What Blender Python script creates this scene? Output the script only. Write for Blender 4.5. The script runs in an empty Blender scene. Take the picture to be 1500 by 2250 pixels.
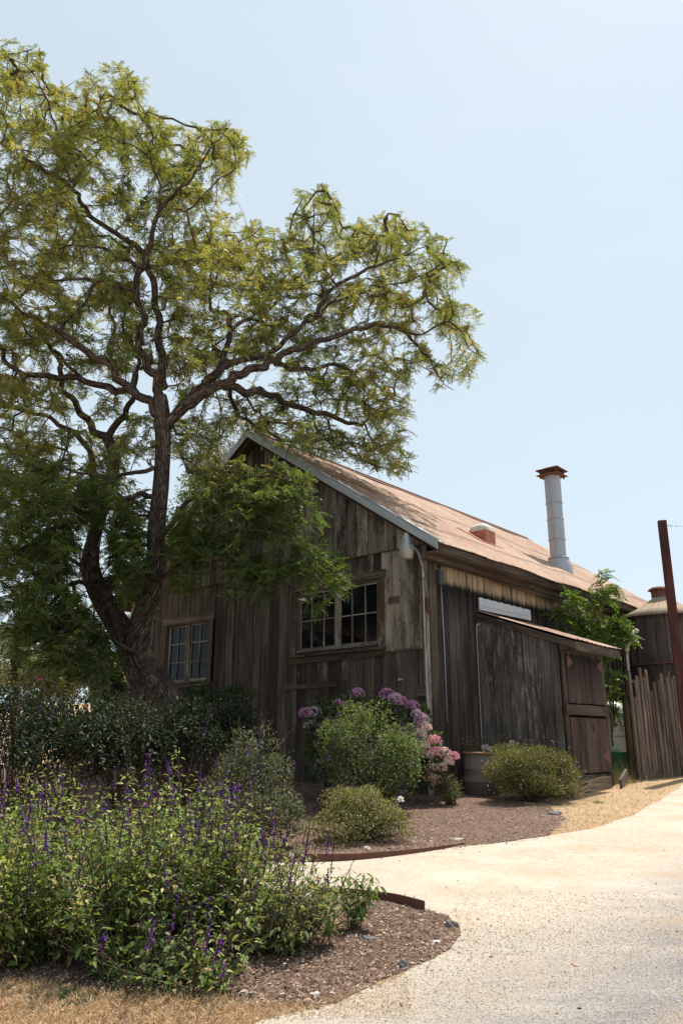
import bpy, math, random
import numpy as np
from mathutils import Vector, geometry
random.seed(7); rng=np.random.default_rng(7)
SC=bpy.context.scene
# ---------------- camera, world, sun, exposure ----------------
EYE=np.array([0,0,1.6]); FPX=1750.; PITCH=math.atan(515/FPX)
cam=bpy.data.cameras.new('camera'); co=bpy.data.objects.new('camera',cam); SC.collection.objects.link(co)
cam.sensor_fit='VERTICAL'; cam.sensor_height=36; cam.lens=36*FPX/2250
cam.clip_start=.05; cam.clip_end=3000
co.location=EYE; co.rotation_euler=(math.pi/2+PITCH,0,0); SC.camera=co
SUN_EL=math.radians(66); SUN_AZ=math.radians(40)   # azimuth from +Y toward +X
w=bpy.data.worlds.new("World"); SC.world=w; w.use_nodes=True
nt=w.node_tree; bg=nt.nodes['Background']
sky=nt.nodes.new('ShaderNodeTexSky'); sky.sky_type='NISHITA'; sky.sun_disc=False
sky.sun_elevation=SUN_EL; sky.sun_rotation=SUN_AZ
sky.air_density=1.0; sky.dust_density=1.2; sky.ozone_density=1.2; sky.altitude=0
hs=nt.nodes.new('ShaderNodeHueSaturation'); hs.inputs['Saturation'].default_value=.5; hs.inputs['Value'].default_value=1.0
nt.links.new(sky.outputs[0],hs.inputs['Color']); mx=nt.nodes.new('ShaderNodeMixRGB'); mx.inputs[0].default_value=.62; nt.links.new(hs.outputs[0],mx.inputs[1]); mx.inputs[2].default_value=(5.75,6.95,7.75,1); tcw=nt.nodes.new('ShaderNodeTexCoord'); mpw=nt.nodes.new('ShaderNodeMapping'); mpw.inputs['Scale'].default_value=(1.2,1.2,4.5); nt.links.new(tcw.outputs['Generated'],mpw.inputs[0])
nzw=nt.nodes.new('ShaderNodeTexNoise'); nzw.inputs['Scale'].default_value=1.6; nzw.inputs['Detail'].default_value=7; nzw.inputs['Roughness'].default_value=.62; nt.links.new(mpw.outputs[0],nzw.inputs['Vector'])
rw=nt.nodes.new('ShaderNodeMapRange'); nt.links.new(nzw.outputs['Fac'],rw.inputs[0]); rw.inputs[1].default_value=.5; rw.inputs[2].default_value=.8; rw.inputs[4].default_value=.10
mw=nt.nodes.new('ShaderNodeMixRGB'); nt.links.new(rw.outputs[0],mw.inputs[0]); nt.links.new(mx.outputs[0],mw.inputs[1]); mw.inputs[2].default_value=(8.2,8.4,8.5,1); nt.links.new(mw.outputs[0],bg.inputs[0]); bg.inputs[1].default_value=.1
sl=bpy.data.lights.new('sun','SUN'); sl.energy=5.0; sl.angle=math.radians(.55); sl.color=(1,.93,.82)
so=bpy.data.objects.new('sun',sl); SC.collection.objects.link(so)
SD=Vector((math.sin(SUN_AZ)*math.cos(SUN_EL),math.cos(SUN_AZ)*math.cos(SUN_EL),math.sin(SUN_EL)))
so.rotation_euler=SD.to_track_quat('Z','Y').to_euler(); so.location=(20,30,40)
vs=SC.view_settings; vs.view_transform='Standard'; vs.look='None'; vs.gamma=1; vs.exposure=0.44
try:
    SC.cycles.max_bounces=8; SC.cycles.transparent_max_bounces=8; SC.cycles.sample_clamp_indirect=6
except Exception: pass
# ---------------- coordinates ----------------
SP,CP=math.sin(PITCH),math.cos(PITCH)
def ray(px,py):
    x=px-750; y=-(py-1125); return np.array([x,FPX*CP-y*SP,FPX*SP+y*CP])
def atY(px,py,Y): r=ray(px,py); return EYE+r*(Y/r[1])
SLOPE=.06
def gz(y): return SLOPE*y
def G(px,py):
    r=ray(px,py); return EYE+r*(1.6/(SLOPE*r[1]-r[2]))
S=np.array([.6546991,.7558896,0]); B=np.array([.7558896,-.6546991,0]); K=np.array([1.53206772,13.8,0])
Zv=np.array([0,0,1.])
def W(a,b,z): return K+S*a+B*b+Zv*z
def onplane(px,py,P0,n):
    r=ray(px,py); return EYE+r*(np.dot(P0-EYE,n)/np.dot(r,n))
def norm(v): v=np.asarray(v,float); return v/(np.linalg.norm(v,axis=-1,keepdims=True)+1e-9)
# ---------------- objects ----------------
def tag(o,label,cat,group=None):
    if label: o['label']=label
    o['category']=cat
    if group: o['group']=group
    return o
def wloc(o):
    v=np.zeros(3)
    while o is not None: v=v+np.array(o.location); o=o.parent
    return v
def thing(name,label,cat,loc,group=None):
    o=bpy.data.objects.new(name,None); SC.collection.objects.link(o); o.location=loc; o.empty_display_size=.2
    return tag(o,label,cat,group)
def link(name,me,mat,parent=None,loc=None,label=None):
    o=bpy.data.objects.new(name,me); SC.collection.objects.link(o)
    if mat is not None: me.materials.append(mat)
    if parent is not None: o.parent=parent
    elif loc is not None: o.location=loc
    if label: o['label']=label
    return o
class MB:
    """box / tube / sheet collector with per-loop uv (u along the grain) and per-face rnd, pa"""
    def __init__(s): s.v=[];s.f=[];s.uv=[];s.r=[];s.pa=[];s.sm=[]
    def face(s,pts,uvs,rnd=0,pa=0,smooth=False):
        n=len(s.v); s.v+= [tuple(p) for p in pts]; s.f.append(tuple(range(n,n+len(pts)))); s.uv+=list(uvs); s.r.append(rnd); s.pa.append(pa); s.sm.append(smooth)
    def hexa(s,c,rnd=None,pa=0,u0=None,vt=None):
        """c: 8 corners, c[0..3] one end (ring), c[4..7] other end; grain runs from end to end"""
        rnd=random.random() if rnd is None else rnd
        c=[np.asarray(p,float) for p in c]
        L=np.linalg.norm((c[4]+c[6])/2-(c[0]+c[2])/2); uo=random.random()*20 if u0 is None else u0
        acc=random.random()*5
        for i in range(4):
            j=(i+1)%4; wd=np.linalg.norm(c[j]-c[i])
            s.face([c[i],c[j],c[4+j],c[4+i]],[(uo,acc),(uo,acc+wd),(uo+L,acc+wd),(uo+L,acc)],rnd,pa); acc+=wd
        for q,uu in (((3,2,1,0),uo),((4,5,6,7),uo+L)):
            s.face([c[k] for k in q],[(uu,acc),(uu,acc+.1),(uu+.02,acc+.1),(uu+.02,acc)],rnd,pa)
    def bar(s,p,q,wv,hv,rnd=None,pa=0,u0=None):
        """box from p to q; wv,hv full-size cross vectors"""
        p=np.asarray(p,float);q=np.asarray(q,float);wv=np.asarray(wv,float)/2;hv=np.asarray(hv,float)/2
        s.hexa([p-wv-hv,p+wv-hv,p+wv+hv,p-wv+hv,q-wv-hv,q+wv-hv,q+wv+hv,q-wv+hv],rnd,pa,u0)
    def box(s,c,ax,ay,az,**k):
        c=np.asarray(c,float); az=np.asarray(az,float); s.bar(c-az/2,c+az/2,ax,ay,**k)
    def tube(s,pts,rad,n=10,cap=True,rnd=None,pa=0,jit=0,smooth=True):
        rnd=random.random() if rnd is None else rnd
        pts=[np.asarray(p,float) for p in pts]; m=len(pts)
        if np.isscalar(rad): rad=[rad]*m
        T=[norm(pts[min(i+1,m-1)]-pts[max(i-1,0)]) for i in range(m)]
        up=np.array([0,0,1.]) if abs(T[0][2])<.9 else np.array([1.,0,0]); x=norm(np.cross(T[0],up))
        rings=[];u=random.random()*9;us=[]
        for i in range(m):
            x=norm(x-T[i]*np.dot(x,T[i])); y=np.cross(T[i],x)
            rings.append([pts[i]+(x*math.cos(2*math.pi*k/n)+y*math.sin(2*math.pi*k/n))*rad[i]*(1+(random.uniform(-jit,jit) if jit else 0)) for k in range(n)])
            if i: u+=np.linalg.norm(pts[i]-pts[i-1])
            us.append(u)
        base=len(s.v)
        for r in rings: s.v+=[tuple(p) for p in r]
        for i in range(m-1):
            for k in range(n):
                k2=(k+1)%n
                s.f.append((base+i*n+k,base+i*n+k2,base+(i+1)*n+k2,base+(i+1)*n+k))
                c=2*math.pi*rad[i]
                s.uv+=[(us[i],c*k/n),(us[i],c*(k+1)/n),(us[i+1],c*(k+1)/n),(us[i+1],c*k/n)]
                s.r.append(rnd);s.pa.append(pa);s.sm.append(smooth)
        if cap:
            for i in (0,m-1):
                ids=[base+i*n+k for k in range(n)]
                if i==0: ids=ids[::-1]
                s.f.append(tuple(ids)); s.uv+=[(0,0)]*n; s.r.append(rnd);s.pa.append(pa);s.sm.append(False)
    def lathe(s,c,prof,n=24,rnd=.5,pa=0,smooth=True):
        """prof list of (r,z) relative to c"""
        c=np.asarray(c,float); base=len(s.v)
        for r,z in prof:
            for k in range(n):
                t=2*math.pi*k/n; s.v.append((c[0]+r*math.cos(t),c[1]+r*math.sin(t),c[2]+z))
        for i in range(len(prof)-1):
            for k in range(n):
                k2=(k+1)%n; s.f.append((base+i*n+k,base+i*n+k2,base+(i+1)*n+k2,base+(i+1)*n+k))
                a=prof[i];b=prof[i+1]; t0=2*math.pi*max(a[0],b[0])
                s.uv+=[(a[1],t0*k/n),(a[1],t0*(k+1)/n),(b[1],t0*(k+1)/n),(b[1],t0*k/n)]
                s.r.append(rnd);s.pa.append(pa);s.sm.append(smooth)
    def build(s,name,mat,parent=None,loc=None,label=None,bevel=0):
        me=bpy.data.meshes.new(name)
        off=wloc(parent) if parent is not None else (np.asarray(loc,float) if loc is not None else np.zeros(3))
        v=np.array(s.v,float)-off
        me.from_pydata(v.tolist(),[],s.f)
        ul=me.uv_layers.new(name='UVMap'); ul.data.foreach_set('uv',np.array(s.uv,'f').ravel())
        for nm,d in (('rnd',s.r),('pa',s.pa)):
            a=me.attributes.new(nm,'FLOAT','FACE'); a.data.foreach_set('value',np.array(d,'f'))
        me.polygons.foreach_set('use_smooth',np.array(s.sm,bool))
        me.update()
        return link(name,me,mat,parent,loc,label)
class LB:
    """numpy batch of small leaf-like pieces, triangles only, colour per vertex"""
    def __init__(s): s.V=[];s.F=[];s.C=[];s.n=0
    def add(s,tv,tf,pos,X,Y,Z,sx,sy,sz,col):
        tv=np.asarray(tv,float);tf=np.asarray(tf);N=len(pos);k=len(tv)
        if N==0: return
        sx,sy,sz=[np.broadcast_to(np.asarray(q,float),(N,)) for q in (sx,sy,sz)]
        v=pos[:,None,:]+tv[None,:,0,None]*(X*sx[:,None])[:,None,:]+tv[None,:,1,None]*(Y*sy[:,None])[:,None,:]+tv[None,:,2,None]*(Z*sz[:,None])[:,None,:]
        s.V.append(v.reshape(-1,3)); f=tf[None]+(np.arange(N)*k)[:,None,None]+s.n
        s.F.append(f.reshape(-1,3)); s.C.append(np.repeat(np.broadcast_to(col,(N,3)),k,axis=0)); s.n+=N*k
    def leaves(s,tmpl,pos,d,nrm,L,wd,col):
        X=norm(d); Y=norm(np.cross(nrm,X)); Z=np.cross(X,Y); s.add(*tmpl,pos,X,Y,Z,L,wd,L,col)
    def sticks(s,P,Q,r0,r1,col):
        P=np.asarray(P);Q=np.asarray(Q);N=len(P)
        if N==0:return
        T=norm(Q-P); ref=np.where(np.abs(T[:,2:3])<.9,np.array([[0,0,1.]]),np.array([[1.,0,0]]))
        x=norm(np.cross(T,ref)); y=np.cross(T,x); r0=np.broadcast_to(r0,(N,))[:,None];r1=np.broadcast_to(r1,(N,))[:,None]
        ring=[]
        for k in range(4):
            a=math.pi/2*k; o=x*math.cos(a)+y*math.sin(a); ring.append((P+o*r0,Q+o*r1))
        v=np.stack([r[0] for r in ring]+[r[1] for r in ring],1)
        f=[]
        for k in range(4): j=(k+1)%4; f+=[(k,j,4+j),(k,4+j,4+k)]
        s.V.append(v.reshape(-1,3)); s.F.append((np.array(f)[None]+(np.arange(N)*8)[:,None,None]+s.n).reshape(-1,3)); s.C.append(np.repeat(np.broadcast_to(col,(N,3)),8,axis=0)); s.n+=N*8
    def build(s,name,mat,parent=None,loc=None,smooth=False,label=None):
        V=np.concatenate(s.V);F=np.concatenate(s.F);C=np.concatenate(s.C)
        off=wloc(parent) if parent is not None else (np.asarray(loc,float) if loc is not None else np.zeros(3))
        V=V-off
        me=bpy.data.meshes.new(name); me.vertices.add(len(V)); me.vertices.foreach_set('co',V.astype('f').ravel())
        me.loops.add(len(F)*3); me.loops.foreach_set('vertex_index',F.astype('i').ravel())
        me.polygons.add(len(F)); me.polygons.foreach_set('loop_start',np.arange(len(F),dtype='i')*3)
        try: me.polygons.foreach_set('loop_total',np.full(len(F),3,'i'))
        except Exception: pass
        a=me.attributes.new('Col','FLOAT_COLOR','POINT'); cc=np.ones((len(V),4),'f'); cc[:,:3]=C; a.data.foreach_set('color',cc.ravel())
        if smooth: me.polygons.foreach_set('use_smooth',np.ones(len(F),bool))
        me.update(calc_edges=True)
        return link(name,me,mat,parent,loc,label)
DIAM=([(0,0,0),(.45,.5,.03),(1,0,-.04),(.45,-.5,.03)],[(0,2,1),(0,3,2)])
LEAF=([(0,0,0),(.28,.42,.07),(.45,0,-.02),(.28,-.42,.07),(1,0,-.22),(.66,.3,-.01),(.66,-.3,-.01)],[(0,2,1),(0,3,2),(1,2,5),(3,6,2),(2,4,5),(2,6,4)])
OCT=([(1,0,0),(0,1,0),(-1,0,0),(0,-1,0),(0,0,1),(0,0,-1),(.6,.6,.35),(-.6,-.55,.3)],[(0,6,4),(6,1,4),(0,1,6),(1,2,4),(2,7,4),(7,3,4),(2,3,7),(3,0,4),(1,0,5),(2,1,5),(3,2,5),(0,3,5)])
CHIP=([(-1,-.5,0),(1,-.35,.1),(.9,.5,0),(-.8,.45,.15),(0,0,.5)],[(0,1,4),(1,2,4),(2,3,4),(3,0,4)])
BLADE=([(0,-.5,0),(0,.5,0),(.55,.3,.0),(.55,-.3,.0),(1,0,-.25)],[(0,1,2),(0,2,3),(3,2,4)])
def rdir(n,up=0.): 
    d=rng.normal(size=(n,3)); d=norm(d); d[:,2]+=up; return norm(d)
def vary(col,n,v=.25,hue=.12):
    c=np.array(col)[None]*(1+rng.uniform(-v,v,(n,1)))*(1+rng.uniform(-hue,hue,(n,3))); return np.clip(c,.002,1)
def pick(cols,wts,n,v=.25):
    i=rng.choice(len(cols),n,p=np.array(wts)/sum(wts)); return np.clip(np.array(cols)[i]*(1+rng.uniform(-v,v,(n,1))),.002,1)
# ---------------- materials ----------------
def mat(name):
    m=bpy.data.materials.new(name); m.use_nodes=True; n=m.node_tree; b=n.nodes['Principled BSDF']; return m,n,b
def nd(n,t,**k):
    x=n.nodes.new('ShaderNode'+t)
    for a,v in k.items(): setattr(x,a,v)
    return x
def lk(n,a,b): n.links.new(a,b)
def math_(n,op,a,b=None,clamp=False):
    x=nd(n,'Math',operation=op,use_clamp=clamp)
    for i,q in enumerate((a,b)):
        if q is None: continue
        if hasattr(q,'links'): lk(n,q,x.inputs[i])
        else: x.inputs[i].default_value=q
    return x.outputs[0]
def mix_(n,f,a,b,typ='MIX'):
    x=nd(n,'MixRGB',blend_type=typ)
    for i,q in enumerate((f,a,b)):
        if hasattr(q,'links'): lk(n,q,x.inputs[i])
        else: x.inputs[i].default_value=q if i==0 else (*q,1)
    return x.outputs[0]
def noise_(n,vec,scale=1,detail=6,rough=.6):
    x=nd(n,'TexNoise'); x.inputs['Scale'].default_value=scale; x.inputs['Detail'].default_value=detail; x.inputs['Roughness'].default_value=rough
    if vec is not None: lk(n,vec,x.inputs['Vector'])
    return x.outputs['Fac']
def rng_(n,f,a,b,c=0,d=1):
    x=nd(n,'MapRange'); lk(n,f,x.inputs[0])
    for i,q in enumerate((a,b,c,d)):
        if hasattr(q,'links'): lk(n,q,x.inputs[i+1])
        else: x.inputs[i+1].default_value=q
    return x.outputs[0]
def attr_(n,nm,out='Fac'): x=nd(n,'Attribute',attribute_name=nm); return x.outputs[out]
def uvvec(n,su,sv,rk=37.):
    u=nd(n,'UVMap'); sep=nd(n,'SeparateXYZ'); lk(n,u.outputs[0],sep.inputs[0]); c=nd(n,'CombineXYZ')
    lk(n,math_(n,'MULTIPLY',sep.outputs[0],su),c.inputs[0]); lk(n,math_(n,'MULTIPLY',sep.outputs[1],sv),c.inputs[1])
    lk(n,math_(n,'MULTIPLY',attr_(n,'rnd'),rk),c.inputs[2]); return c.outputs[0]
def bump_(n,b,h,st,dist=.01):
    x=nd(n,'Bump'); x.inputs['Strength'].default_value=st; x.inputs['Distance'].default_value=dist; lk(n,h,x.inputs['Height']); lk(n,x.outputs[0],b.inputs['Normal'])
def wood(name,dark,light,paint=(.40,.35,.28),rough=.85,eave=None,bump=.6,pscale=1.,vr=.45):
    m,n,b=mat(name)
    g1=noise_(n,uvvec(n,1.6,38),1,8,.65); g2=noise_(n,uvvec(n,9,150,71),1,4,.6); g3=noise_(n,uvvec(n,.7,2.6,13),1,5,.6)
    f=rng_(n,g1,.3,.7); f=math_(n,'MULTIPLY',f,rng_(n,g2,.25,.7,.55,1.1)); 
    col=mix_(n,f,dark,light)
    col=mix_(n,rng_(n,g3,.35,.65),mix_(n,1,col,(.36,.33,.33),'MULTIPLY'),col)
    br=math_(n,'ADD',math_(n,'MULTIPLY',attr_(n,'rnd'),vr*2),1-vr)
    # paint that survives in flakes
    pn=math_(n,'ADD',math_(n,'MULTIPLY',noise_(n,uvvec(n,1.1*pscale,5*pscale,19),1,5,.6),.6),math_(n,'MULTIPLY',noise_(n,uvvec(n,11*pscale,60*pscale,29),1,4,.7),.4))
    th=rng_(n,attr_(n,'pa'),0,1,.72,.33)
    pm=math_(n,'MULTIPLY',math_(n,'SUBTRACT',pn,th),7,True)
    pc=mix_(n,rng_(n,noise_(n,uvvec(n,5,30,3),1,6),.3,.75),tuple(.6*q for q in paint),paint)
    col=mix_(n,pm,col,pc)
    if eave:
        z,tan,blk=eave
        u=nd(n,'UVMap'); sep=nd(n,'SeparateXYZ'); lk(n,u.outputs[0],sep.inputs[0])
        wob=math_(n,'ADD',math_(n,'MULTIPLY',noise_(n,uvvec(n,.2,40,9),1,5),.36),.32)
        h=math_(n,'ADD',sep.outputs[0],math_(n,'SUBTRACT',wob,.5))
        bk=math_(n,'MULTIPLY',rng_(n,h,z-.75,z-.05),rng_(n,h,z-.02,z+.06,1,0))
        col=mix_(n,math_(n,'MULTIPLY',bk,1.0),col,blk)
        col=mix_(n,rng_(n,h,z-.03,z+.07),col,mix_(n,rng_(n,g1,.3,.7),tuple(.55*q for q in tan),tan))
    cb=nd(n,'CombineXYZ'); 
    for i in range(3): lk(n,br,cb.inputs[i])
    col=mix_(n,1,col,cb.outputs[0],'MULTIPLY')
    lk(n,col,b.inputs['Base Color']); b.inputs['Roughness'].default_value=rough; b.inputs['Specular IOR Level'].default_value=.25
    bump_(n,b,math_(n,'ADD',math_(n,'MULTIPLY',g1,.7),math_(n,'ADD',math_(n,'MULTIPLY',g2,.3),math_(n,'MULTIPLY',pm,.15))),bump,.012)
    return m
def metal(name,c1,c2,rust=(.2,.08,.04),ramt=.5,rough=.5,metallic=.6,scale=(1.5,12),vr=.0,streak=1.):
    m,n,b=mat(name)
    a=noise_(n,uvvec(n,scale[0],scale[1]),1,7,.65); c=noise_(n,uvvec(n,scale[0]*6,scale[1]*3,11),1,5,.65)
    col=mix_(n,rng_(n,a,.3,.7),c1,c2)
    rm=rng_(n,math_(n,'ADD',math_(n,'MULTIPLY',a,.4),math_(n,'MULTIPLY',c,.6)),.68-.3*ramt,.78-.3*ramt)
    col=mix_(n,rm,col,rust)
    if vr:
        br=math_(n,'ADD',math_(n,'MULTIPLY',attr_(n,'rnd'),vr*2),1-vr); cb=nd(n,'CombineXYZ')
        for i in range(3): lk(n,br,cb.inputs[i])
        col=mix_(n,1,col,cb.outputs[0],'MULTIPLY')
    lk(n,col,b.inputs['Base Color']); lk(n,rng_(n,rm,0,1,metallic,0),b.inputs['Metallic']); lk(n,rng_(n,a,.3,.7,rough-.1,rough+.2),b.inputs['Roughness'])
    bump_(n,b,c,.15,.005)
    return m
def leafmat(name,trans=.4,rough=.55,tint=(1.25,1.2,.55),spec=.28):
    m,n,b=mat(name); c=attr_(n,'Col','Color'); lk(n,c,b.inputs['Base Color']); b.inputs['Roughness'].default_value=rough; b.inputs['Specular IOR Level'].default_value=spec
    t=nd(n,'BsdfTranslucent'); lk(n,mix_(n,1,c,tint,'MULTIPLY'),t.inputs['Color'])
    x=nd(n,'MixShader'); x.inputs[0].default_value=trans; lk(n,b.outputs[0],x.inputs[1]); lk(n,t.outputs[0],x.inputs[2])
    lk(n,x.outputs[0],n.nodes['Material Output'].inputs['Surface']); return m
def colmat(name,rough=.9,spec=.2,metallic=0):
    m,n,b=mat(name); co_=nd(n,'TexCoord'); z=noise_(n,co_.outputs['Object'],40,3)
    lk(n,mix_(n,rng_(n,z,.3,.7,.12,0),attr_(n,'Col','Color'),(.1,.08,.06)),b.inputs['Base Color']); b.inputs['Roughness'].default_value=rough; b.inputs['Specular IOR Level'].default_value=spec; return m
def plain(name,c,rough=.6,metallic=0,var=.25,sc=12,bump=.1,spec=.4):
    m,n,b=mat(name); t=nd(n,'TexCoord'); z=noise_(n,t.outputs['Object'],sc,6,.65)
    lk(n,mix_(n,rng_(n,z,.3,.7),tuple(q*(1-var) for q in c),tuple(min(1,q*(1+var)) for q in c)),b.inputs['Base Color'])
    b.inputs['Roughness'].default_value=rough; b.inputs['Metallic'].default_value=metallic; b.inputs['Specular IOR Level'].default_value=spec
    if bump: bump_(n,b,z,bump,.01)
    return m
M={}
M['gable']=wood('weathered_board',(.036,.027,.022),(.19,.15,.118),paint=(.36,.31,.245))
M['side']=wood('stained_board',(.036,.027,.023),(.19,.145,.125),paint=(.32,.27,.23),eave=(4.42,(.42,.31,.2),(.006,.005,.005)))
M['trimw']=wood('trim_wood',(.045,.032,.023),(.19,.145,.105),paint=(.38,.32,.24))
M['shed']=wood('shed_board',(.06,.048,.042),(.25,.205,.175),paint=(.46,.41,.34),pscale=3.4,vr=.22)
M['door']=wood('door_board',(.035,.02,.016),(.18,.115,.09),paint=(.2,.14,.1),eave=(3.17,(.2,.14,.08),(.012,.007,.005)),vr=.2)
M['picket']=wood('picket_wood',(.07,.05,.04),(.36,.27,.21),paint=(.4,.32,.25),vr=.3)
M['soffit']=wood('soffit_wood',(.05,.035,.025),(.2,.14,.09),paint=(.3,.22,.15))
M['redpost']=wood('red_stain_wood',(.06,.02,.016),(.16,.06,.047),paint=(.3,.15,.12),vr=.1)
M['mossy']=wood('mossy_wood',(.05,.04,.015),(.2,.15,.07),paint=(.25,.25,.1))
M['tankw']=wood('tank_stave',(.05,.038,.033),(.17,.13,.11),paint=(.3,.26,.22),vr=.3)
M['bark']=None
M['sash']=wood('sash_wood',(.08,.065,.05),(.24,.2,.16),paint=(.38,.35,.29))
M['galv']=metal('galvanised_steel',(.30,.32,.33),(.50,.515,.52),ramt=.0,rough=.45,metallic=.5)
M['galvd']=metal('aged_galvanised_steel',(.31,.335,.36),(.44,.465,.49),rust=(.36,.25,.22),ramt=.5,rough=.5,metallic=.55)
M['rusty']=metal('rusted_steel',(.11,.04,.028),(.2,.08,.05),rust=(.14,.06,.04),ramt=.6,rough=.8,metallic=.1)
M['edge']=metal('rusted_edging',(.09,.035,.022),(.16,.07,.045),rust=(.22,.12,.08),ramt=.3,rough=.85,metallic=.1)
M['white']=plain('white_paint',(.72,.72,.70),.45,var=.08)
M['black']=plain('black_iron',(.015,.014,.015),.6)
def roofmat():
    m,n,b=mat('rusted_corrugated')
    a=noise_(n,uvvec(n,.5,5,0),1,7,.65); c=noise_(n,uvvec(n,4,22,5),1,5,.65); d=noise_(n,uvvec(n,.35,.5,0),1,4,.6)
    col=mix_(n,rng_(n,a,.34,.66),(.20,.085,.055),(.42,.24,.17))
    col=mix_(n,rng_(n,c,.42,.66,0,.8),col,(.50,.39,.29))
    col=mix_(n,rng_(n,d,.5,.62,0,.55),col,(.46,.36,.27))
    col=mix_(n,rng_(n,c,.25,.42,.75,0),col,(.09,.05,.035)); s2=noise_(n,uvvec(n,.25,13,0),1,4,.6); col=mix_(n,rng_(n,s2,.5,.7,0,.65),col,(.15,.085,.06)); col=mix_(n,rng_(n,s2,.44,.3,0,.5),col,(.44,.37,.30))
    u_=nd(n,'UVMap'); sp_=nd(n,'SeparateXYZ'); lk(n,u_.outputs[0],sp_.inputs[0])
    for z0 in (1.96,3.81):
        w_=math_(n,'MULTIPLY',noise_(n,uvvec(n,.5,5,0),1,3),.05); q_=math_(n,'SUBTRACT',math_(n,'ADD',sp_.outputs[0],w_),z0+.02); lap=math_(n,'MULTIPLY',rng_(n,q_,-.04,-.005),rng_(n,q_,.01,.30,1,0)); col=mix_(n,math_(n,'MULTIPLY',lap,.55),col,(.12,.055,.035))
    lk(n,col,b.inputs['Base Color']); b.inputs['Roughness'].default_value=.78; b.inputs['Metallic'].default_value=.05; b.inputs['Specular IOR Level'].default_value=.3
    bump_(n,b,c,.2,.006); return m
M['roof']=roofmat(); M['hinge']=metal('dark_rusty_hinge',(.10,.045,.035),(.15,.07,.055),ramt=.4,rough=.85,metallic=0)
def glassmat():
    m,n,b=mat('window_glass')
    b.inputs['Base Color'].default_value=(.01,.012,.014,1); b.inputs['Roughness'].default_value=.08; b.inputs['Specular IOR Level'].default_value=.2
    t=nd(n,'TexCoord'); z=noise_(n,t.outputs['Object'],3,2); bump_(n,b,z,.06,.02)
    tr=nd(n,'BsdfTransparent'); tr.inputs[0].default_value=(.75,.78,.8,1)
    dirt=noise_(n,t.outputs['Object'],9,6)
    x=nd(n,'MixShader'); lk(n,rng_(n,dirt,.3,.8,.75,.35),x.inputs[0]); lk(n,b.outputs[0],x.inputs[1]); lk(n,tr.outputs[0],x.inputs[2])
    g=nd(n,'BsdfGlossy'); g.inputs['Roughness'].default_value=.04; g.inputs[0].default_value=(.7,.75,.8,1)
    fr=nd(n,'Fresnel'); fr.inputs[0].default_value=1.13
    y=nd(n,'MixShader'); lk(n,fr.outputs[0],y.inputs[0]); lk(n,x.outputs[0],y.inputs[1]); lk(n,g.outputs[0],y.inputs[2])
    lk(n,y.outputs[0],n.nodes['Material Output'].inputs['Surface']); return m
M['glass']=glassmat()
def barkmat():
    m,n,b=mat('furrowed_bark')
    u=uvvec(n,1.6,9,0); w1=noise_(n,u,1,6,.65)
    v=nd(n,'TexVoronoi',feature='DISTANCE_TO_EDGE'); lk(n,uvvec(n,4.5,26,0),v.inputs['Vector']); v.inputs['Scale'].default_value=1
    ds=rng_(n,v.outputs['Distance'],0,.35); h=math_(n,'ADD',math_(n,'MULTIPLY',ds,.6),math_(n,'MULTIPLY',w1,.6))
    col=mix_(n,rng_(n,h,.3,.95),(.03,.02,.016),(.24,.18,.145))
    col=mix_(n,rng_(n,w1,.55,.75,0,.35),col,(.2,.17,.14))
    lk(n,col,b.inputs['Base Color']); b.inputs['Roughness'].default_value=.9; b.inputs['Specular IOR Level'].default_value=.15; bump_(n,b,h,1,.05); return m
M['bark']=barkmat()
def objnoise(n,sc,d=6,r=.6): t=nd(n,'TexCoord'); return noise_(n,t.outputs['Object'],sc,d,r)
def soil(name,cols,scs,bumpd=.03,extra=None,rough=.95):
    m,n,b=mat(name); a=objnoise(n,scs[0],5); c=objnoise(n,scs[1],5,.7); e=objnoise(n,scs[2],4,.7)
    col=mix_(n,rng_(n,a,.35,.65),cols[0],cols[1]); col=mix_(n,rng_(n,c,.45,.7),col,cols[2]); col=mix_(n,rng_(n,e,.56,.7,0,.8),col,cols[3]); col=mix_(n,rng_(n,e,.42,.3,0,.75),col,tuple(.25*q for q in cols[0]))
    if extra: col=extra(n,col)
    lk(n,col,b.inputs['Base Color']); b.inputs['Roughness'].default_value=rough; b.inputs['Specular IOR Level'].default_value=.15
    bump_(n,b,math_(n,'ADD',math_(n,'MULTIPLY',c,.5),e),.8,bumpd); return m
M['mulch']=soil('bark_mulch',[(.10,.062,.046),(.18,.115,.087),(.25,.17,.13),(.38,.285,.225)],(1.2,14,55),.03)
M['drygrass']=soil('dry_ground',[(.40,.27,.16),(.48,.34,.21),(.53,.40,.26),(.56,.46,.34)],(.8,9,40),.03)
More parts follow.
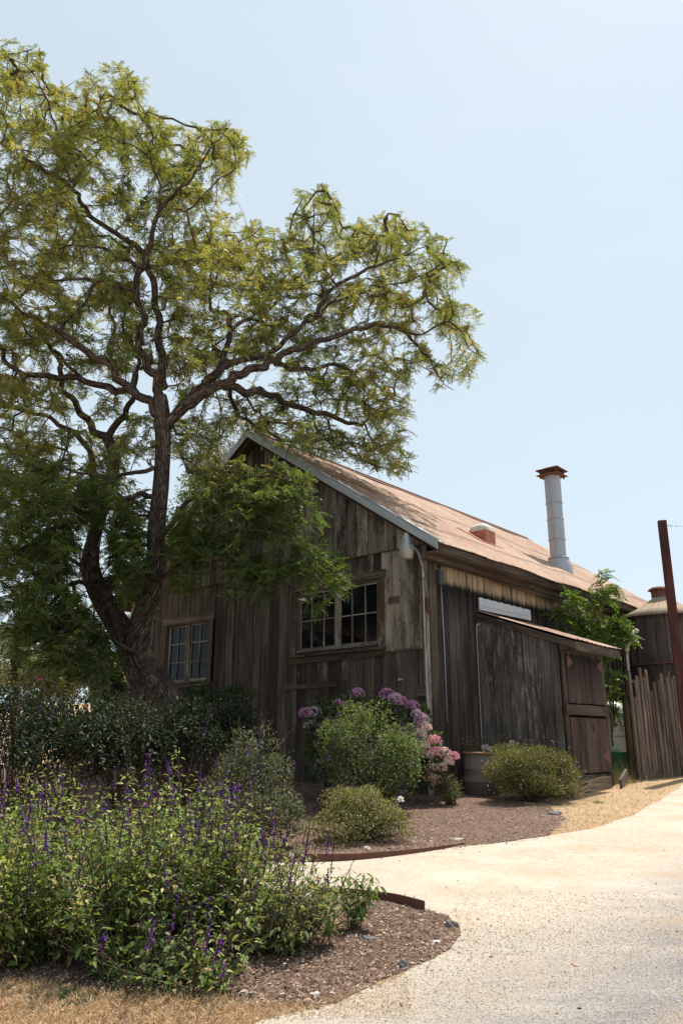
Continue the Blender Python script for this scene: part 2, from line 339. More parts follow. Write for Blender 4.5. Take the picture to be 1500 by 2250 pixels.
def roadx(n,col):
    # two aggregates: cream crushed stone on the path, grey gravel where the cars drive
    t=nd(n,'TexCoord'); sp=nd(n,'SeparateXYZ'); lk(n,t.outputs['Object'],sp.inputs[0])
    d=math_(n,'SUBTRACT',math_(n,'ADD',math_(n,'MULTIPLY',sp.outputs[0],RD[0]),math_(n,'MULTIPLY',sp.outputs[1],RD[1])),RD[2])
    d=math_(n,'ADD',d,math_(n,'MULTIPLY',math_(n,'SUBTRACT',objnoise(n,.9,5),.5),1.6))
    k=rng_(n,d,-.7,.9,0,1)
    e=objnoise(n,70,4,.75); f=objnoise(n,28,4,.7)
    grey=mix_(n,rng_(n,e,.35,.65),(.13,.12,.117),(.33,.305,.295)); grey=mix_(n,rng_(n,f,.55,.7,0,.6),grey,(.43,.40,.385)); 
    col=mix_(n,k,col,grey)
    st=objnoise(n,1.7,5); col=mix_(n,rng_(n,st,.5,.7,0,.55),col,(.40,.29,.19))
    mp=nd(n,'Mapping'); mp.inputs['Rotation'].default_value=(0,0,-.62); mp.inputs['Scale'].default_value=(.5,1.6,1); lk(n,t.outputs['Object'],mp.inputs[0])
    tr=noise_(n,mp.outputs[0],1.5,5); col=mix_(n,rng_(n,tr,.52,.75,0,.22),col,(.36,.29,.22)); col=mix_(n,rng_(n,tr,.46,.3,0,.2),col,(.68,.61,.52))
    return col
# grey side: line through two ground points of the photo's boundary
_p=G(920,2200);_q=G(1500,1945);_n=norm(np.array([-( _q-_p)[1],(_q-_p)[0]])); 
if _n[1]>0:_n=-_n
RD=(float(_n[0]),float(_n[1]),float(_n[0]*_p[0]+_n[1]*_p[1]))
M['road']=soil('crushed_stone',[(.42,.35,.28),(.50,.43,.35),(.55,.485,.41),(.62,.57,.50)],(.9,16,70),.012,roadx)
# ---------------- ground ----------------
def structure(o): o['kind']='structure'; return o
def flat(name,pts,mt,dz,jit=.05,step=.12):
    P=[np.asarray(p,float)[:2] for p in pts]; out=[]
    for i in range(len(P)):
        a,b_=P[i],P[(i+1)%len(P)]; L=np.linalg.norm(b_-a); k=max(1,int(min(L/step,160))); nrm_=np.array([-(b_-a)[1],(b_-a)[0]])/(L+1e-9)
        for j in range(k):
            q=a+(b_-a)*j/k; o=sum(math.sin(q[0]*f+q[1]*f*1.3+f)*1/f**.6 for f in (2.1,5.3,11.7,23.))*.5+random.uniform(-.4,.4)
            out.append(q+nrm_*jit*o*(1 if j else 0))
    me=bpy.data.meshes.new(name); v=[(q[0],q[1],gz(q[1])+dz) for q in out]
    me.from_pydata(v,[],[tuple(range(len(v)))]); me.update()
    if me.polygons[0].normal.z<0:
        me.clear_geometry(); me.from_pydata(v,[],[tuple(range(len(v)))[::-1]]); me.update()
    return structure(link(name,me,mt)),np.array(out)
me=bpy.data.meshes.new('ground'); YY=[-30,0,15,40,90,160,400,1500]; xs=[-900,-60,0,60,900]
vv=[(x*1.,y,gz(y) if y<160 else gz(160)+(y-160)*.01) for y in YY for x in xs]
me.from_pydata(vv,[],[(i*5+j,i*5+j+1,(i+1)*5+j+1,(i+1)*5+j) for i in range(len(YY)-1) for j in range(4)])
structure(link('ground',me,M['drygrass']))
roadpx=[(300,1925),(620,1894),(800,1884),(1020,1860),(1110,1851),(1200,1838),(1260,1828),(1325,1816),(1400,1786),(1450,1758),(1500,1724),(1560,1702)]
far=[G(*q) for q in roadpx]+[np.array([16,26,0]),np.array([40,60,0]),np.array([60,60,0]),np.array([20,5,0]),np.array([8,-3,0]),np.array([-1,-3,0]),G(560,2250),G(740,2205),G(900,2130),G(990,2085),G(1012,2050),G(985,2015),G(930,2000),G(860,1982),G(760,1966),G(640,1960),G(480,1955),G(300,1958)]
road,road_pts=flat('gravel_road',far,M['road'],.004,.05)
up=[G(*q) for q in roadpx[:6]]+[G(1245,1800),G(1200,1772),G(1130,1764)]+[W(1.4,1.7,0),W(-.0,.1,0),W(0,-9.6,0),W(-4,-13,0),W(-8,-14,0),G(-500,1960),G(-100,1935)]
bedU,upP=flat('mulch_bed',up,M['mulch'],.008,.04)
lo=[G(*q) for q in [(300,1958),(480,1955),(640,1960),(760,1966),(860,1982),(930,2000),(985,2015),(1012,2050),(990,2085),(900,2130),(740,2205),(560,2215),(480,2190),(300,2185),(100,2160),(-60,2150),(-500,2140),(-700,1985),(-100,1965)]]
bedL,loP=flat('mulch_bed',lo,M['mulch'],.008,.045)
# ---------------- barn ----------------
BARN_L=12.; BL=-8.8; RB,RZ=-4.41,8.17; SLP=.679
def zr(b): return RZ-SLP*abs(b-RB)          # roof underside
barn=thing('barn','long weathered wooden barn with rusty corrugated gable roof and tall flue','barn',W(0,-4.4,gz(15)))
PROT=np.array([0,0,0])
def boards(mb,b0,b1,z0f,z1f,wid=(.2,.34),out=.0,th=.022,paf=lambda b,z:.3,u_is_z=True,gap=.012,frame=None,bat=0.0,skip=None):
    """vertical boards along b on the gable plane (a=-out) or along another axis by frame(t,z,out)"""
    t=b0; fr=frame or (lambda t,z,o:W(-o,t,z))
    while t<b1-.02:
        wd=min(random.uniform(*wid),b1-t); 
        if b1-t-wd<.08: wd=b1-t
        a_,c_=t+gap/2,t+wd-gap/2; o=out+random.uniform(0,.02)
        za0,za1=z0f(a_),z0f(c_); zb0,zb1=z1f(a_),z1f(c_); 
        zl=random.uniform(-.02,.02)*0
        segs=[(za0,za1,zb0,zb1)]
        if skip: segs=skip(a_,c_,segs)
        rnd=random.random()
        for (za0,za1,zb0,zb1) in segs:
            if min(zb0,zb1)-max(za0,za1)<.01 and max(zb0,zb1)-min(za0,za1)<.03: continue
            c=[fr(a_,za0,o),fr(c_,za1,o),fr(c_,za1,o+th),fr(a_,za0,o+th),fr(a_,zb0,o),fr(c_,zb1,o),fr(c_,zb1,o+th),fr(a_,zb0,o+th)]
            mb.hexa(c,rnd,paf((a_+c_)/2,(za0+zb0)/2),u0=min(za0,za1))
        if bat and random.random()<bat:
            bw=.045; c=[fr(c_-bw/2,max(za0,za1),o+th),fr(c_+bw/2,max(za0,za1),o+th),fr(c_+bw/2,max(za0,za1),o+th+.018),fr(c_-bw/2,max(za0,za1),o+th+.018)]
            zz=min(zb0,zb1); c+=[fr(c_-bw/2,zz,o+th),fr(c_+bw/2,zz,o+th),fr(c_+bw/2,zz,o+th+.018),fr(c_-bw/2,zz,o+th+.018)]
            if not skip or len(segs)==1: mb.hexa(c,random.random(),paf(c_,za0),u0=max(za0,za1))
        t+=wd
gnd_b=lambda b:gz(13.8+B[1]*b)-.02
WN=[(-3.17,-1.10,3.36,4.58),(-7.35,-5.86,2.95,4.30)]
def skipw(a_,c_,segs):
    out=[]
    for (p,q,r_,s_) in segs:
        done=False
        for (x0,x1,y0,y1) in WN:
            if c_>x0+.02 and a_<x1-.02 and p<y1 and r_>y0:
                done=True
                if y0-p>.02: out.append((p,q,y0,y0))
                if r_-y1>.02: out.append((y1,y1,r_,s_))
        if not done: out.append((p,q,r_,s_))
    return out
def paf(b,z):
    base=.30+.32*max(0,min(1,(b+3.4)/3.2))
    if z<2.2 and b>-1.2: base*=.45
    if b<-3.4: base=.06  # little paint here: dark wood, plus shade put into the colour
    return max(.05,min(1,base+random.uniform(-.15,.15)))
mb=MB()
J1=5.11;J2=3.22
# lower band left of the sill, full height boards left
ND=[(-8.8,-3.34),(-3.34,-1.02)]
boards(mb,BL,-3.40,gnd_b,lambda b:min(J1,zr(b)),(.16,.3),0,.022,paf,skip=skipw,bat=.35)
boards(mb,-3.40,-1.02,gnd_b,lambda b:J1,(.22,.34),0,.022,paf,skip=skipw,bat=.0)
boards(mb,-1.02,-.02,gnd_b,lambda b:J2,(.16,.3),0,.022,lambda b,z:.25)
boards(mb,-1.02,0.0,lambda b:J2+.0,lambda b:min(J1,zr(b)),(.24,.36),.012,.022,lambda b,z:random.uniform(.55,.85),bat=.3)
mb.build('gable_wall',M['gable'],barn)
mb=MB()
boards(mb,BL+.02,0,lambda b:J1-.04,lambda b:max(J1-.02,zr(b)-.02),(.2,.32),.03,.022,lambda b,z:.58+.27*max(0,min(1,(b+3)/2.5))+random.uniform(-.1,.1),bat=.3)
mb.build('gable_wall',M['gable'],barn)
# drip strip under the upper boards and over the lower ones
mb=MB(); mb.bar(W(-.046,-1.1,J2+.0),W(-.046,-.05,J2+.02),S*.02,Zv*.03,pa=.3); mb.bar(W(-.06,BL,J1-.05),W(-.06,-.02,J1-.05),S*.015,Zv*.02,pa=.2)
mb.build('drip_strip',M['trimw'],barn)
# patches nailed to the gable
for nm,(b0,z0,b1,z1,hh) in {'nailed_board':(-3.45,2.70,-2.1,2.72,.09),'nailed_board.':(-.86,4.13,-.63,4.14,.12)}.items():
    mb=MB(); mb.bar(W(-.045,b0,z0),W(-.045,b1,z1),S*.025,Zv*hh,pa=.25); mb.build('nailed_board',M['trimw'],barn)
mb=MB(); mb.bar(W(-.045,-1.93,2.3),W(-.045,-1.93,2.78),S*.025,B*.09,pa=.5); mb.build('nailed_board',M['trimw'],barn)
mb=MB(); mb.box(W(-.05,-.62,2.72),B*.09,S*.05,Zv*.035); mb.build('latch',M['galv'],barn)
# horizontal lap boards at the lower corner
mb=MB()
for k in range(8): mb.bar(W(-.05,-.27,1.05+.21*k),W(-.05,-.1,1.05+.21*k),S*.02,Zv*.2,pa=.1)
mb.build('lap_board',M['trimw'],barn)
mb=MB(); mb.bar(W(-.035,-.045,gnd_b(0)),W(-.035,-.045,4.75),B*.12,S*.03,pa=.9); mb.build('corner_board',M['trimw'],barn); mb=MB(); mb.bar(W(.06,.035,gnd_b(0)),W(.06,.035,4.72),S*.2,B*.028,pa=.15)
mb.build('corner_board',M['trimw'],barn); mb=MB(); mb.bar(W(-.04,BL+.06,gnd_b(BL)),W(-.04,BL+.06,5.1),B*.14,S*.03,pa=1.); mb.build('corner_board',M['trimw'],barn)
# rust coloured triangular flashing scrap on the corner
mb=MB(); c=[W(-.055,-.20,4.08),W(-.055,.02,4.10),W(-.055,.02,3.78),W(-.055,-.06,3.9)]; c2=[p-S*.006 for p in c]; mb.hexa(c2+c,pa=0); mb.build('rust_flashing',M['rusty'],barn)
# side wall (b=0), boards and battens
mb=MB(); sf=lambda t,z,o:W(t,o,z)
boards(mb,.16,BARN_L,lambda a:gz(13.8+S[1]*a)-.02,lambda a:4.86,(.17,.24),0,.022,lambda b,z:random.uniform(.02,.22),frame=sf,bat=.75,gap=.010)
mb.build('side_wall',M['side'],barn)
mb=MB()   # unseen walls keep the light out
for p,q in ((W(.1,BL+.02,0),W(BARN_L,BL+.02,0)),):
    mb.bar((p+q)/2*0+p+Zv*.3,p+Zv*5.1,B*.02,S*.02)
    c=[p+Zv*.8,q+Zv*.8,q+Zv*.8+B*.03,p+Zv*.8+B*.03]; mb.hexa(c+[x+Zv*4.2 for x in c])
mb.build('side_wall',M['side'],barn)
mb=MB(); boards(mb,BL,0,lambda b:1.2,lambda b:zr(b)-.02,(.3,.4),-BARN_L-.02,.022); mb.build('gable_wall',M['gable'],barn)
mb=MB(); c=[W(.3,BL+.1,2.2),W(BARN_L-.1,BL+.1,2.2),W(BARN_L-.1,-.1,2.2),W(.3,-.1,2.2)]; mb.hexa(c+[x+Zv*.05 for x in c]); mb.build('inner_floor',M['soffit'],barn)
# roof: corrugated sheets
OV=.42; EB=.50; EBL=BL-.62
def corr(name,side):
    mb=MB(); pitch=.076; a0=-OV+.03;a1=BARN_L+.35; n=int((a1-a0)/pitch*6); bs=[RB,RB+side*1.9,RB+side*1.88,RB+side*3.7,RB+side*3.68,(EB if side>0 else EBL)]
    bs=[RB,RB+side*1.9,RB+side*3.75,(EB if side>0 else EBL)]
    nv=np.array([0,0,1.])+B*SLP*side; nv=nv/np.linalg.norm(nv)
    for k in range(len(bs)-1):
        lift=.004*(len(bs)-k)
        b0=bs[k];b1=bs[k+1]+side*(.06 if k<len(bs)-2 else 0)
        base=len(mb.v); rag=0
        for i in range(n+1):
            a=a0+(a1-a0)*i/n; h=.010*math.cos(2*math.pi*(a-a0)/pitch)+lift
            sag=.012*math.sin(a*1.1)+.008*math.sin(a*2.7+1)
            if i%40==0: rag=random.uniform(-.03,.03)
            for j,bb in enumerate((b0,(b0+b1)/2,b1)):
                b_=bb+(side*rag if j==2 else 0)
                mb.v.append(tuple(W(a,b_,zr(b_)+.10+sag)+nv*h))
        for i in range(n):
            for j in range(2):
                q=[base+i*3+j,base+(i+1)*3+j,base+(i+1)*3+j+1,base+i*3+j+1]
                if side<0:q=q[::-1]
                q=q[::-1]
                mb.f.append(tuple(q)); aa=[a0+(a1-a0)*(i+d)/n for d in (0,1,1,0)]; L_=[abs(x-RB)*1.2 for x in ((b0,b0,b1,b1) if True else 0)]
                uu=[((abs(b0-RB) if j==0 else abs((b0+b1)/2-RB)),aa[0]),((abs(b0-RB) if j==0 else abs((b0+b1)/2-RB)),aa[1]),((abs((b0+b1)/2-RB) if j==0 else abs(b1-RB)),aa[2]),((abs((b0+b1)/2-RB) if j==0 else abs(b1-RB)),aa[3])]
                if side<0:uu=uu[::-1]
                mb.uv+=uu[::-1]; mb.r.append(((i//40)*.37+k*.21)%1); mb.pa.append(0); mb.sm.append(True)
    return mb
roofs=[]
for side in (1,-1):
    o=corr('roof',side).build('roof',M['roof'],barn); roofs.append(o)
roof=roofs[0]
mb=MB()
for side,be in ((1,EB-.08),(-1,EBL+.08)):    # roof deck and soffit boards
    nb=8
    for k in range(nb):
        b0=RB+(be-RB)*k/nb;b1=RB+(be-RB)*(k+1)/nb-.01*side
        c=[W(-OV+.05,b0,zr(b0)+.045),W(-OV+.05,b1,zr(b1)+.045),W(-OV+.05,b1,zr(b1)+.07),W(-OV+.05,b0,zr(b0)+.07)]
        mb.hexa(c+[x+S*(BARN_L+OV+.2) for x in c],pa=.2)
mb.build('roof_deck',M['soffit'],barn)
# rafters under the rake
mb=MB()
for a in (-.30,-.02):
    for side,be in ((1,EB-.12),(-1,EBL+.12)):
        mb.bar(W(a,RB,zr(RB)-.03),W(a,be,zr(be)-.03),S*.05,Zv*.13,pa=.2)
mb.build('rafter',M['soffit'],barn)
# galvanised rake trim
def rake(side,be,mt):
    mb=MB(); nv=np.array([0,0,1.])+B*SLP*side; nv/=np.linalg.norm(nv)
    segs=6
    for k in range(segs):
        b0=RB+(be-RB)*k/segs; b1=RB+(be-RB)*(k+1)/segs; r=.4+.2*random.random()
        o=-OV-.004*(k%2)
        mb.bar(W(o,b0,zr(b0)+.05),W(o,b1,zr(b1)+.05),S*.012,Zv*.145,rnd=r)
        mb.tube([W(o+.02,b0,zr(b0)+.145),W(o+.02,b1,zr(b1)+.145)],.026,8,rnd=r)
        mb.bar(W(o+.10,b0,zr(b0)+.128),W(o+.10,b1,zr(b1)+.128),S*.15,nv*.006,rnd=r)
        mb.tube([W(o+.19,b0,zr(b0)+.125),W(o+.19,b1,zr(b1)+.125)],.014,6,rnd=r)
    return mb.build('rake_trim',mt,barn)
rake(1,EB,M['galv']); rake(-1,EBL,M['galvd'])
mb=MB()  # ridge cap
mb.bar(W(-OV,RB+.09,RZ+.08),W(BARN_L+.3,RB+.09,RZ+.08),B*.2-Zv*.135,Zv*.012+B*.004); mb.bar(W(-OV,RB-.09,RZ+.08),W(BARN_L+.3,RB-.09,RZ+.08),B*.2+Zv*.135,Zv*.012-B*.004)
mb.tube([W(-OV,RB,RZ+.15),W(BARN_L+.3,RB,RZ+.15)],.03,8); mb.build('ridge_cap',M['rusty'],roof)
# eave fascia, soffit band, rafter tails
mb=MB()
ev=EB-.07
for k in range(4):
    a0=-OV+.06+k*3.1; a1=min(a0+3.1,BARN_L+.2); dz=random.uniform(-.01,.01)
    mb.bar(W(a0,ev,zr(ev)-.0+dz),W(a1,ev,zr(ev)+dz),B*.035,Zv*.13,pa=.35)
    mb.bar(W(a0,ev-.26,zr(ev)-.13+dz),W(a1,ev-.26,zr(ev)-.13+dz),B*.14,Zv*.10,pa=.35)
    mb.bar(W(a0,ev-.12,zr(ev)-.075+dz),W(a1,ev-.12,zr(ev)-.075+dz),B*.22,Zv*.03,pa=.3)
mb.build('fascia',M['trimw'],barn)
mb=MB()
for a in np.arange(.3,BARN_L,.9): mb.bar(W(a,0.03,4.80),W(a,ev-.2,4.80),S*.06,Zv*.09,pa=.5)
mb.build('rafter_tail',M['soffit'],barn)
# scraps: torn fascia piece
mb=MB(); mb.bar(W(2.0,ev-.28,4.71),W(5.1,ev-.24,4.66),B*.02,Zv*.09,pa=.2); mb.build('torn_board',M['soffit'],barn)
# windows
def window(x0,x1,y0,y1,fr,head,sill,cols,rows,mull,skew=0):
    wn=MB(); out=-.05
    P=lambda b,z,o=0:W(-.045-o,b,z)
    # jambs and head as separate boards
    wn.bar(P(x0-fr/2,y0-.12),P(x0-fr/2,y1+.0),B*fr,S*.03,pa=(.2 if x0<-5 else .5)); wn.bar(P(x1+fr/2,y0-.12),P(x1+fr/2,y1+.0),B*fr,S*.03,pa=(.2 if x0<-5 else .5))  # left window trim carries less paint, its shade put into the colour
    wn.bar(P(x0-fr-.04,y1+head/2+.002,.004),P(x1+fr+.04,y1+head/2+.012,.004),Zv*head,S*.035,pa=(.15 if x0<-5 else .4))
    f=wn.build('window',M['trimw'],barn)
    sb=MB(); 
    if sill:
        sb.bar(P(x0-fr-.06,y0-.07,.03),P(x1+fr+.02,y0-.06,.03),Zv*.05,S*.12,pa=.5); sb.bar(P(x0-fr-.02,y0-.16,.012),P(x1+fr-.05,y0-.15,.012),Zv*.11,S*.03,pa=.3)
        sb.build('sill',M['trimw'],f)
    # reveal
    rb=MB(); 
    rb.bar(W(.03,x0+.012,y0),W(.03,x0+.012,y1),B*.024,S*.13,pa=.5); rb.bar(W(.03,x1-.012,y0),W(.03,x1-.012,y1),B*.024,S*.13,pa=.5); rb.bar(W(.03,x0+.03,y1-.014),W(.03,x1-.03,y1-.014),Zv*.028,S*.13,pa=.5); rb.bar(W(.0,x0+.03,y0+.02),W(.0,x1-.03,y0+.02),Zv*.04,S*.14,pa=.6)
    mid=(x0+x1)/2
    rb.bar(W(.03,mid,y0+.04),W(.03,mid,y1-.03),B*mull,S*.09,pa=.6); rb.build('frame',M['sash'],f)
    for (s0,s1) in ((x0+.03,mid-mull/2-.003),(mid+mull/2+.003,x1-.03)):
        m2=MB(); st=.045; zb,zt=y0+.045,y1-.032
        for xx in (s0+st/2,s1-st/2): m2.bar(W(.03,xx,zb),W(.03,xx,zt),B*st,S*.04,pa=.7)
        for zz in (zb+st/2,zt-st/2): m2.bar(W(.031,s0+st,zz),W(.031,s1-st,zz),Zv*st,S*.038,pa=.7)
        for i in range(1,cols): xx=s0+(s1-s0)*i/cols; m2.bar(W(.028,xx,zb+st),W(.028,xx,zt-st),B*.022,S*.03,pa=.8)
        for i in range(1,rows): zz=zb+(zt-zb)*i/rows; m2.bar(W(.030,s0+st,zz),W(.030,s1-st,zz),Zv*.022,S*.026,pa=.8)
        so_=m2.build('sash',M['sash'],f)
        g=MB(); g.bar(W(.036,(s0+s1)/2,zb+.01),W(.036,(s0+s1)/2,zt-.01),B*(s1-s0-.02),S*.004)
        g.build('pane',M['glass'],f)
    return f
window(-3.17,-1.10,3.36,4.58,.15,.14,True,3,2,.06)
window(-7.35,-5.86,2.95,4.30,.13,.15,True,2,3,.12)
# roof vent and flue
def roofpt(a,b): return W(a,b,zr(b)+.11)
vp=roofpt(4.1,-1.33)
mb=MB(); hx=.21
nv=np.array([0,0,1.])+B*SLP; nv/=np.linalg.norm(nv); dn=np.cross(S,nv); 
c=[vp-S*hx-B*.2-Zv*.05,vp+S*hx-B*.2-Zv*.05,vp+S*hx+B*.25-Zv*.25,vp-S*hx+B*.25-Zv*.25]; t=[p*1 for p in c]
for i,zz in enumerate((.18,.18,.36,.36)): t[i]=c[i]*1; t[i][2]=c[i][2]+zz+.04
zt_=[q+0 for q in t]
mb.hexa(c+zt_); 
mb.bar(vp-S*.5-B*.02+nv*.02,vp+S*.5-B*.02+nv*.02,dn*.75,nv*.012)
ov=mb.build('roof_vent',plain('terracotta_paint',(.40,.155,.10),.8,var=.3),roof)
mb=MB(); ctr=vp+B*.02+Zv*.13
base=len(mb.v); n=20;R=[(1,0),(.97,.08),(.85,.14),(.6,.185),(.3,.205),(.01,.21)]
for r,z in R:
    for k in range(n):
        t_=2*math.pi*k/n; cx=math.copysign(abs(math.cos(t_))**.6,math.cos(t_))*.23*r; cy=math.copysign(abs(math.sin(t_))**.6,math.sin(t_))*.25*r
        mb.v.append(tuple(ctr+S*cx+B*cy+Zv*(z-.0*cy)))
for i in range(len(R)-1):
    for k in range(n): k2=(k+1)%n; mb.f.append((base+i*n+k,base+i*n+k2,base+(i+1)*n+k2,base+(i+1)*n+k)); mb.uv+=[(0,0)]*4; mb.r.append(.5);mb.pa.append(0);mb.sm.append(True)
mb.build('vent_dome',plain('dirty_dome',(.56,.54,.48),.6,var=.25,sc=6),ov)
fp=roofpt(7.56,-1.11); FH=atY(1213,1048,fp[1])[2]-fp[2]; FR=.205
mb=MB()
mb.lathe(fp,[(.36,-.28),(.35,.0),(.24,.26),(.235,.28)],28,rnd=.4)
segs=[(.24,.62),(.62,1.35),(1.35,FH-.0)]
z=.2; cuts=[.2,.75,1.30,FH-.9 if FH>2.6 else FH*.7,FH]
for i in range(len(cuts)-1):
    r=FR+.006*(i%2); mb.lathe(fp,[(r,cuts[i]),(r+.001,cuts[i]+.02),(r,cuts[i+1]-.02),(r+.001,cuts[i+1])],28,rnd=.3+.15*i)
    if i: mb.lathe(fp,[(r,cuts[i]-.015),(FR+.018,cuts[i]-.012),(FR+.018,cuts[i]+.012),(r,cuts[i]+.015)],28,rnd=.2)
mb.lathe(fp,[(FR,.27),(.27,.26),(.275,.235),(FR,.23)],28,rnd=.2)
flue=mb.build('flue',M['galvd'],barn)
mb=MB(); top=fp+Zv*FH; hw=.32
q=[top-S*hw-B*hw,top+S*hw-B*hw,top+S*hw+B*hw,top-S*hw+B*hw]
ap=top+Zv*.30
for i in range(4):
    j=(i+1)%4; a_=q[i]+Zv*.17; b_=q[j]+Zv*.17; ia=top+(a_-top-Zv*.17)*.35+Zv*.24; ib=top+(b_-top-Zv*.17)*.35+Zv*.24
    mb.hexa([a_,b_,b_-Zv*.02,a_-Zv*.02,ia,ib,ib-Zv*.02,ia-Zv*.02]); 
mb.box(top+Zv*.235,S*.3,B*.3,Zv*.012)
mb.box(top+Zv*.02,S*.62,B*.62,Zv*.015)
for i in range(4):
    p_=top+(q[i]-top)*.7; mb.bar(p_-Zv*.06,p_+Zv*.2,S*.03,B*.03)
mb.build('rain_cap',M['rusty'],flue)
# ---------------- things on the barn ----------------
# yard light
lp=onplane(894,1228,W(-.38,0,0),S); ly=thing('yard_light','grey dusk to dawn yard light on a bent arm beside barn corner','lamp',lp)
mb=MB(); mb.lathe(lp,[(.02,-.002),(.085,.0),(.105,.03),(.125,.14),(.128,.155)],24); 
bowl=mb.build('lamp_shade',plain('frosted_refractor',(.42,.36,.31),.35,var=.12,sc=30),ly)
mb=MB(); mb.lathe(lp,[(.130,.15),(.134,.165),(.13,.175),(.115,.2),(.1,.26),(.085,.27),(.066,.42),(.06,.435),(.0,.437)],24); 
for k in range(24):
    t_=2*math.pi*k/24; d=np.array([math.cos(t_),math.sin(t_),0]); mb.bar(lp+d*.128+Zv*.17,lp+d*.112+Zv*.235,np.cross(d,Zv)*.012,d*.02)
mb.build('housing',M['galv'],ly)
mb=MB(); mb.lathe(lp,[(.03,.43),(.034,.445),(.034,.475),(.0,.48)],16); mb.build('photocell',plain('aged_plastic',(.5,.4,.22),.5),ly)
w0=W(-.08,-.06,lp[2]-.25); a_=lp+Zv*.22
pts=[lp+Zv*.2+norm(w0-lp)*.1,lp+Zv*.22+(w0-lp)*.45*np.array([1,1,0]),lp+Zv*.1+(w0-lp)*.8*np.array([1,1,0]),w0+Zv*.08,w0-Zv*.05]
def smooth(P,k=6):
    P=[np.asarray(p,float) for p in P]; out=[]
    for i in range(len(P)-1):
        p0=P[max(i-1,0)];p1=P[i];p2=P[i+1];p3=P[min(i+2,len(P)-1)]
        for j in range(k):
            t=j/k; out.append(.5*((2*p1)+(-p0+p2)*t+(2*p0-5*p1+4*p2-p3)*t*t+(-p0+3*p1-3*p2+p3)*t**3))
    out.append(P[-1]); return out
mb=MB(); mb.tube(smooth(pts),.026,10); mb.build('arm',M['galv'],ly)
def pipe(name,label,cat,pts,r,mt,sm=4):
    P=smooth(pts,sm); mb=MB(); loc=P[-1]; mb.tube(P,r,8); o=mb.build(name,mt,None,loc); return tag(o,label,cat)
pipe('conduit','thin grey conduit running down the gable corner under the lamp','conduit',[w0-Zv*.03,w0-Zv*.6,W(-.078,-.05,3.2),W(-.078,-.035,2.2),W(-.075,-.03,1.1)],.014,M['galv'])
mb=MB(); w1=w0+B*.02
mb.tube(smooth([a_+B*.03,w1-B*.14-Zv*.1,w1-B*.15-Zv*.7,w1-B*.2-Zv*1.0]),.005,5); mb.tube(smooth([a_+B*.04,w1+B*.05-Zv*.05,w1+B*.03-Zv*.6,w1-Zv*1.3,w1-B*.01-Zv*2.2,w1-B*.09-Zv*2.8]),.005,5)
tag(mb.build('wire',M['black'],None,w1-Zv*2.8),'thin black wires dangling beside the yard light conduit','wire')
ib=thing('electrical_box','dark grey electrical box with insulators on side wall under eave','electrical box',onplane(962,1290,W(0,.04,0),B))
p_=np.array(ib.location)+B*.04
mb=MB(); mb.box(p_+Zv*.17,S*.13,B*.1,Zv*.26); mb.build('box_body',plain('box_paint',(.05,.045,.05),.6),ib)
mb=MB(); mb.box(p_+Zv*.5,S*.05,B*.06,Zv*.3); mb.tube([p_+Zv*.3,p_+Zv*.6],.016,8); mb.tube(smooth([p_+Zv*.62,p_-S*.1+Zv*.66+B*.02,p_-S*.2+Zv*.52]),.012,6)
for k in range(3): mb.lathe(p_+Zv*.52-S*.03*k*3+B*.0,[(.0,0),(.03,.01),(.03,.04),(.018,.05),(.03,.06),(.0,.09)],10)
mb.build('insulator',M['black'],ib)
mb=MB(); mb.tube([p_+Zv*.04+S*.03,p_-Zv*.55+S*.05,W(.35,.05,3.0),W(.36,.05,2.0)],.009,6); mb.build('drop_wire',M['galvd'],ib)
# ---------------- lean-to shed ----------------
SA,SB,SA1=1.55,1.61,3.24
shed=thing('lean_to_shed','low lean-to shed of wide grey boards with split plank door','shed',W(2.4,.9,gz(14.5)))
def zs(b): return 4.02-.36*b
mb=MB(); ef=lambda t,z,o:W(SA-o,t,z)
boards(mb,.02,SB-.14,lambda b:gz(14)-.02,lambda b:zs(b)-.10,(.27,.34),0,.022,lambda b,z:random.uniform(.38,.55),frame=ef,gap=.014)
boards(mb,SB-.14,SB,lambda b:gz(14)-.02,lambda b:zs(b)-.10,(.14,.16),.02,.022,lambda b,z:.4,frame=ef)
mb.build('end_wall',M['shed'],shed)
mb=MB(); ff=lambda t,z,o:W(t,SB+o,z)
mb.bar(W(SA+.06,SB+.02,gz(13.9)),W(SA+.06,SB+.02,zs(SB)-.12),S*.12,B*.04,pa=.3); mb.bar(W(SA1-.04,SB+.02,gz(14.5)),W(SA1-.04,SB+.02,zs(SB)-.14),S*.1,B*.05,pa=.2)
mb.bar(W(SA-.02,SB+.03,3.27),W(SA1-.02,SB+.03,3.23),Zv*.1,B*.04,pa=.3)
mb.bar(W(SA-.1,SB+.09,2.20),W(SA1-.35,SB+.09,2.21),Zv*.17,B*.04,pa=.3)
mb.build('door_frame',M['trimw'],shed)
